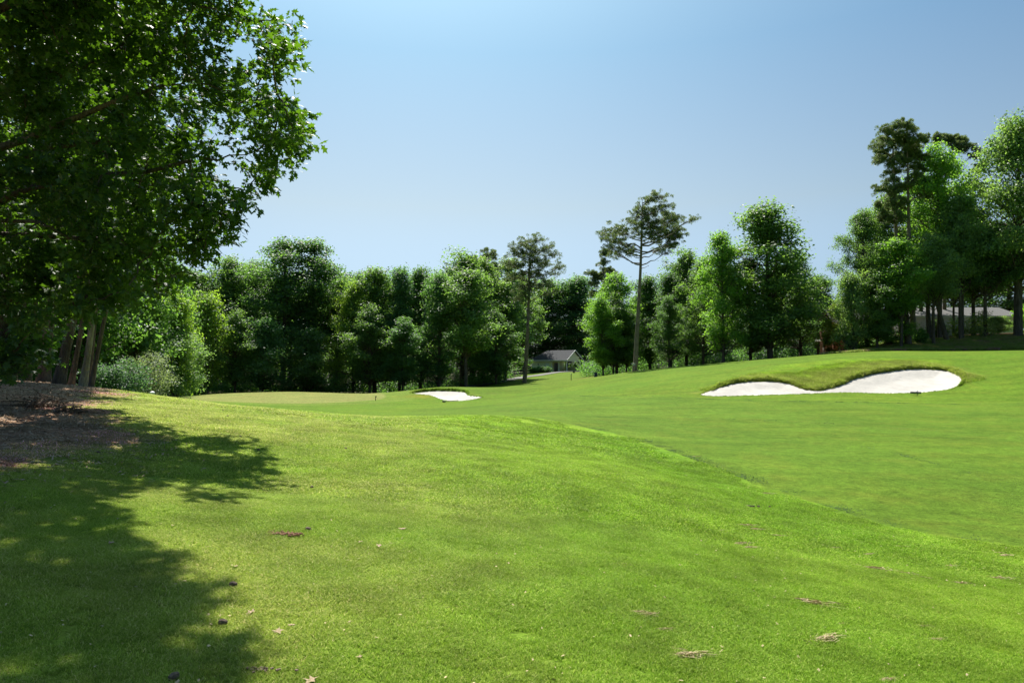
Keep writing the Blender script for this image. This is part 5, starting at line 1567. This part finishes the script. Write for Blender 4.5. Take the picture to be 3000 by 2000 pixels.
def thatch_mesh(seed):
    r = np.random.default_rng(seed); n = 150
    a = r.normal(size=(n, 2)) * np.array([.32, .13]); L = r.uniform(.12, .3, n); an = r.normal(size=n) * .7
    dx, dy = np.cos(an) * L / 2, np.sin(an) * L / 2; h = .10 * np.exp(-(a[:, 0] ** 2 / .12 + a[:, 1] ** 2 / .03)) + r.uniform(0, .05, n); w = .010
    V = np.stack([np.stack([a[:, 0] - dx, a[:, 1] - dy, h], 1), np.stack([a[:, 0] + dx, a[:, 1] + dy, h + r.uniform(-.02, .04, n)], 1),
                  np.stack([a[:, 0] + dx - dy / L * w * 2, a[:, 1] + dy + dx / L * w * 2, h], 1), np.stack([a[:, 0] - dx - dy / L * w * 2, a[:, 1] - dy + dx / L * w * 2, h], 1)], 1).reshape(-1, 3)
    k = np.arange(n)[:, None] * 4
    return mesh_np('thatch_clump', V, [k + np.array([[0, 1, 2, 3]])], [M['thatch']])
tm = [thatch_mesh(i) for i in range(4)]
th = [(2240, 1447, .40), (2290, 1464, .18), (2185, 1540, .30), (2212, 1552, .25), (2270, 1570, .25), (2165, 1595, .3), (2190, 1606, .25), (2107, 1555, .15), (2120, 1561, .12), (2338, 1640, .16), (2445, 1604, .12), (2545, 1625, .17), (2625, 1603, .34), (2602, 1601, .15),
      (2500, 1657, .16), (2550, 1667, .42), (2636, 1680, .28), (2692, 1691, .2), (2776, 1661, .3), (2800, 1709, .26), (2870, 1691, .3), (2912, 1699, .45), (2925, 1619, .16), (2943, 1629, .3), (2822, 1672, .13),
      (2020, 1724, .20), (2345, 1765, .5), (2376, 1773, .16), (2325, 1753, .1), (2412, 1877, .34), (2690, 1836, .18), (2738, 1875, .14), (2010, 1923, .30), (1860, 1796, .24), (1880, 1804, .18), (1810, 1655, .22), (1817, 1662, .16), (1985, 1906, .1),
      (1665, 1378, .22), (1775, 1388, .25), (1808, 1390, .14), (1798, 1452, .18), (1920, 1357, .3), (2040, 1338, .24), (1548, 1294, .16), (2600, 1994, .12), (2455, 1830, .14), (1945, 1845, .12)]
UNITS = ['', 'first', 'second', 'third', 'fourth', 'fifth', 'sixth', 'seventh', 'eighth', 'ninth', 'tenth', 'eleventh', 'twelfth', 'thirteenth', 'fourteenth', 'fifteenth', 'sixteenth', 'seventeenth', 'eighteenth', 'nineteenth']
def nth(n):
    if n < 20: return UNITS[n]
    t = {2: 'twenty', 3: 'thirty', 4: 'forty', 5: 'fifty'}[n // 10]
    return t + '-' + UNITS[n % 10] if n % 10 else {2: 'twentieth', 3: 'thirtieth', 4: 'fortieth', 5: 'fiftieth'}[n // 10]
th.sort()
for i, (u, v, s) in enumerate(th):
    p = hit(u, v); o = link('thatch_clump', tm[i % 4], loc=(p[0], p[1], p[2] + .006), rz=(i * .37) % .8 - .3, scale=(s * .85, s * .62, s * .36))
    tag(o, ('long' if s > .29 else 'small' if s > .17 else 'tiny') + ' tan thatch clump, ' + nth(i + 1) + ' from the left of those on the slope', 'thatch', 'dry thatch clumps on the slope')

def cone_mesh():
    m = MB(); m.tube([(0, 0, 0), (.1, 0, .05), (.5, 0, .08), (.9, 0, .05), (1, 0, .02)], [.1, .35, .42, .25, .05], 8); return m.mesh('pine_cone', [M['darkstick']])
cm = cone_mesh()
for i, (u, v) in enumerate(sorted([(705, 1281), (1015, 1356 - 40), (450, 1281), (338, 1203), (350, 1190), (640, 1811 + 20), (672, 1720), (283, 1350 - 21), (895, 1555), (655, 1205), (669, 1221), (760, 1320), (915, 1432), (330, 1309), (522, 1988)])):
    p = hit(u, v); o = link('pine_cone', cm, loc=(p[0], p[1], p[2] + .012), rz=i * 2.1, scale=(.05,) * 3)
    tag(o, 'dark pine cone, ' + nth(i + 1) + ' from the left of those on the grass', 'pine cone', 'pine cones on the grass')
m = MB(); r9 = np.random.default_rng(77)
for _ in range(26): 
    a = r9.normal(size=2) * [.09, .03]; m.box((a[0], a[1], -.004), (.03, .02, .02), r9.uniform(0, 3))
p = hit(2195, 1484); tag(link('turf_scar', m.mesh('turf_scar', [M['darkstick']]), loc=tuple(p + [0, 0, .015])), 'dark scuffed hole in the lush turf at the foot of the bank', None, kind='stuff')
p = hit(770, 1968); tag(link('turf_scar', m.mesh('turf_scar', [M['darkstick']]), loc=tuple(p + [0, 0, .015]), scale=(.5, .6, .25)), 'dark bare scar in the shaded turf at the bottom edge', None, kind='stuff')
m = MB()
for _ in range(150):
    a = r9.normal(size=2) * [.085, .028]; m.box((a[0], a[1], -.002), (r9.uniform(.006, .016), r9.uniform(.006, .014), .012), r9.uniform(0, 3))
M['clay'] = plain('red_clay', (.22, .11, .06), .95, .25, 20)
o = link('red_clay_crumbs', m.mesh('red_clay_crumbs', [M['clay']]), loc=(CLAY[0], CLAY[1], CLAY[2] + .012), rz=R(-12)); tag(o, 'crumbs of red clay on the bare patch in the turf', None, kind='stuff')

# brush piles of dead twigs and leaves
def brush(u, v, Y, w, h, n, label, seed, pale=3):
    r = np.random.default_rng(seed); p = at(u, v, Y); z = t1(p[0], Y)
    e = thing('brush_pile', label, 'brush pile', (p[0], Y, z))
    m = MB()
    for _ in range(n):
        a = r.normal(size=3) * [w * .3, w * .16, 0]; a[2] = abs(r.normal()) * h * .4; d = unit(1, r)[0] * [1, 1, .5] * r.uniform(.15, .5)
        m.tube([a - d, a, a + d + r.normal(size=3) * .04], [.008, .010, .004], 4)
    local_obj('twigs', e, m, 'darkstick')['kind'] = 'stuff'
    k = n * 9; pos = r.normal(size=(k, 3)) * [w * .3, w * .16, 0]; pos[:, 2] = np.abs(r.normal(size=k)) * h * .38
    V, Fc = stamp(OAK_V, OAK_F, pos, frames(r.normal(size=(k, 3)), r), r.uniform(.03, .07, k))
    o = link('dead_leaves', mesh_np('dead_leaves', V, [Fc], [M['darkstick']]), e); o['kind'] = 'stuff'
    for i in range(pale):
        m = MB(); a = np.array([r.uniform(0, w * .5), -.25, .12]); d = np.array([r.uniform(.3, .6), r.uniform(-.2, .1), r.uniform(-.05, .25)])
        m.tube([a - d * .5, a + [0, 0, .04], a + d * .5], [.011, .010, .006], 5); local_obj('stick', e, m, 'stick')
brush(110, 1185, 13.2, .75, .30, 34, 'large dark pile of dead twigs and leaves beside the small left tree', 31)
brush(205, 1200, 12.6, .42, .16, 18, 'smaller heap of dead twigs at the edge of the mulch', 32, 3)
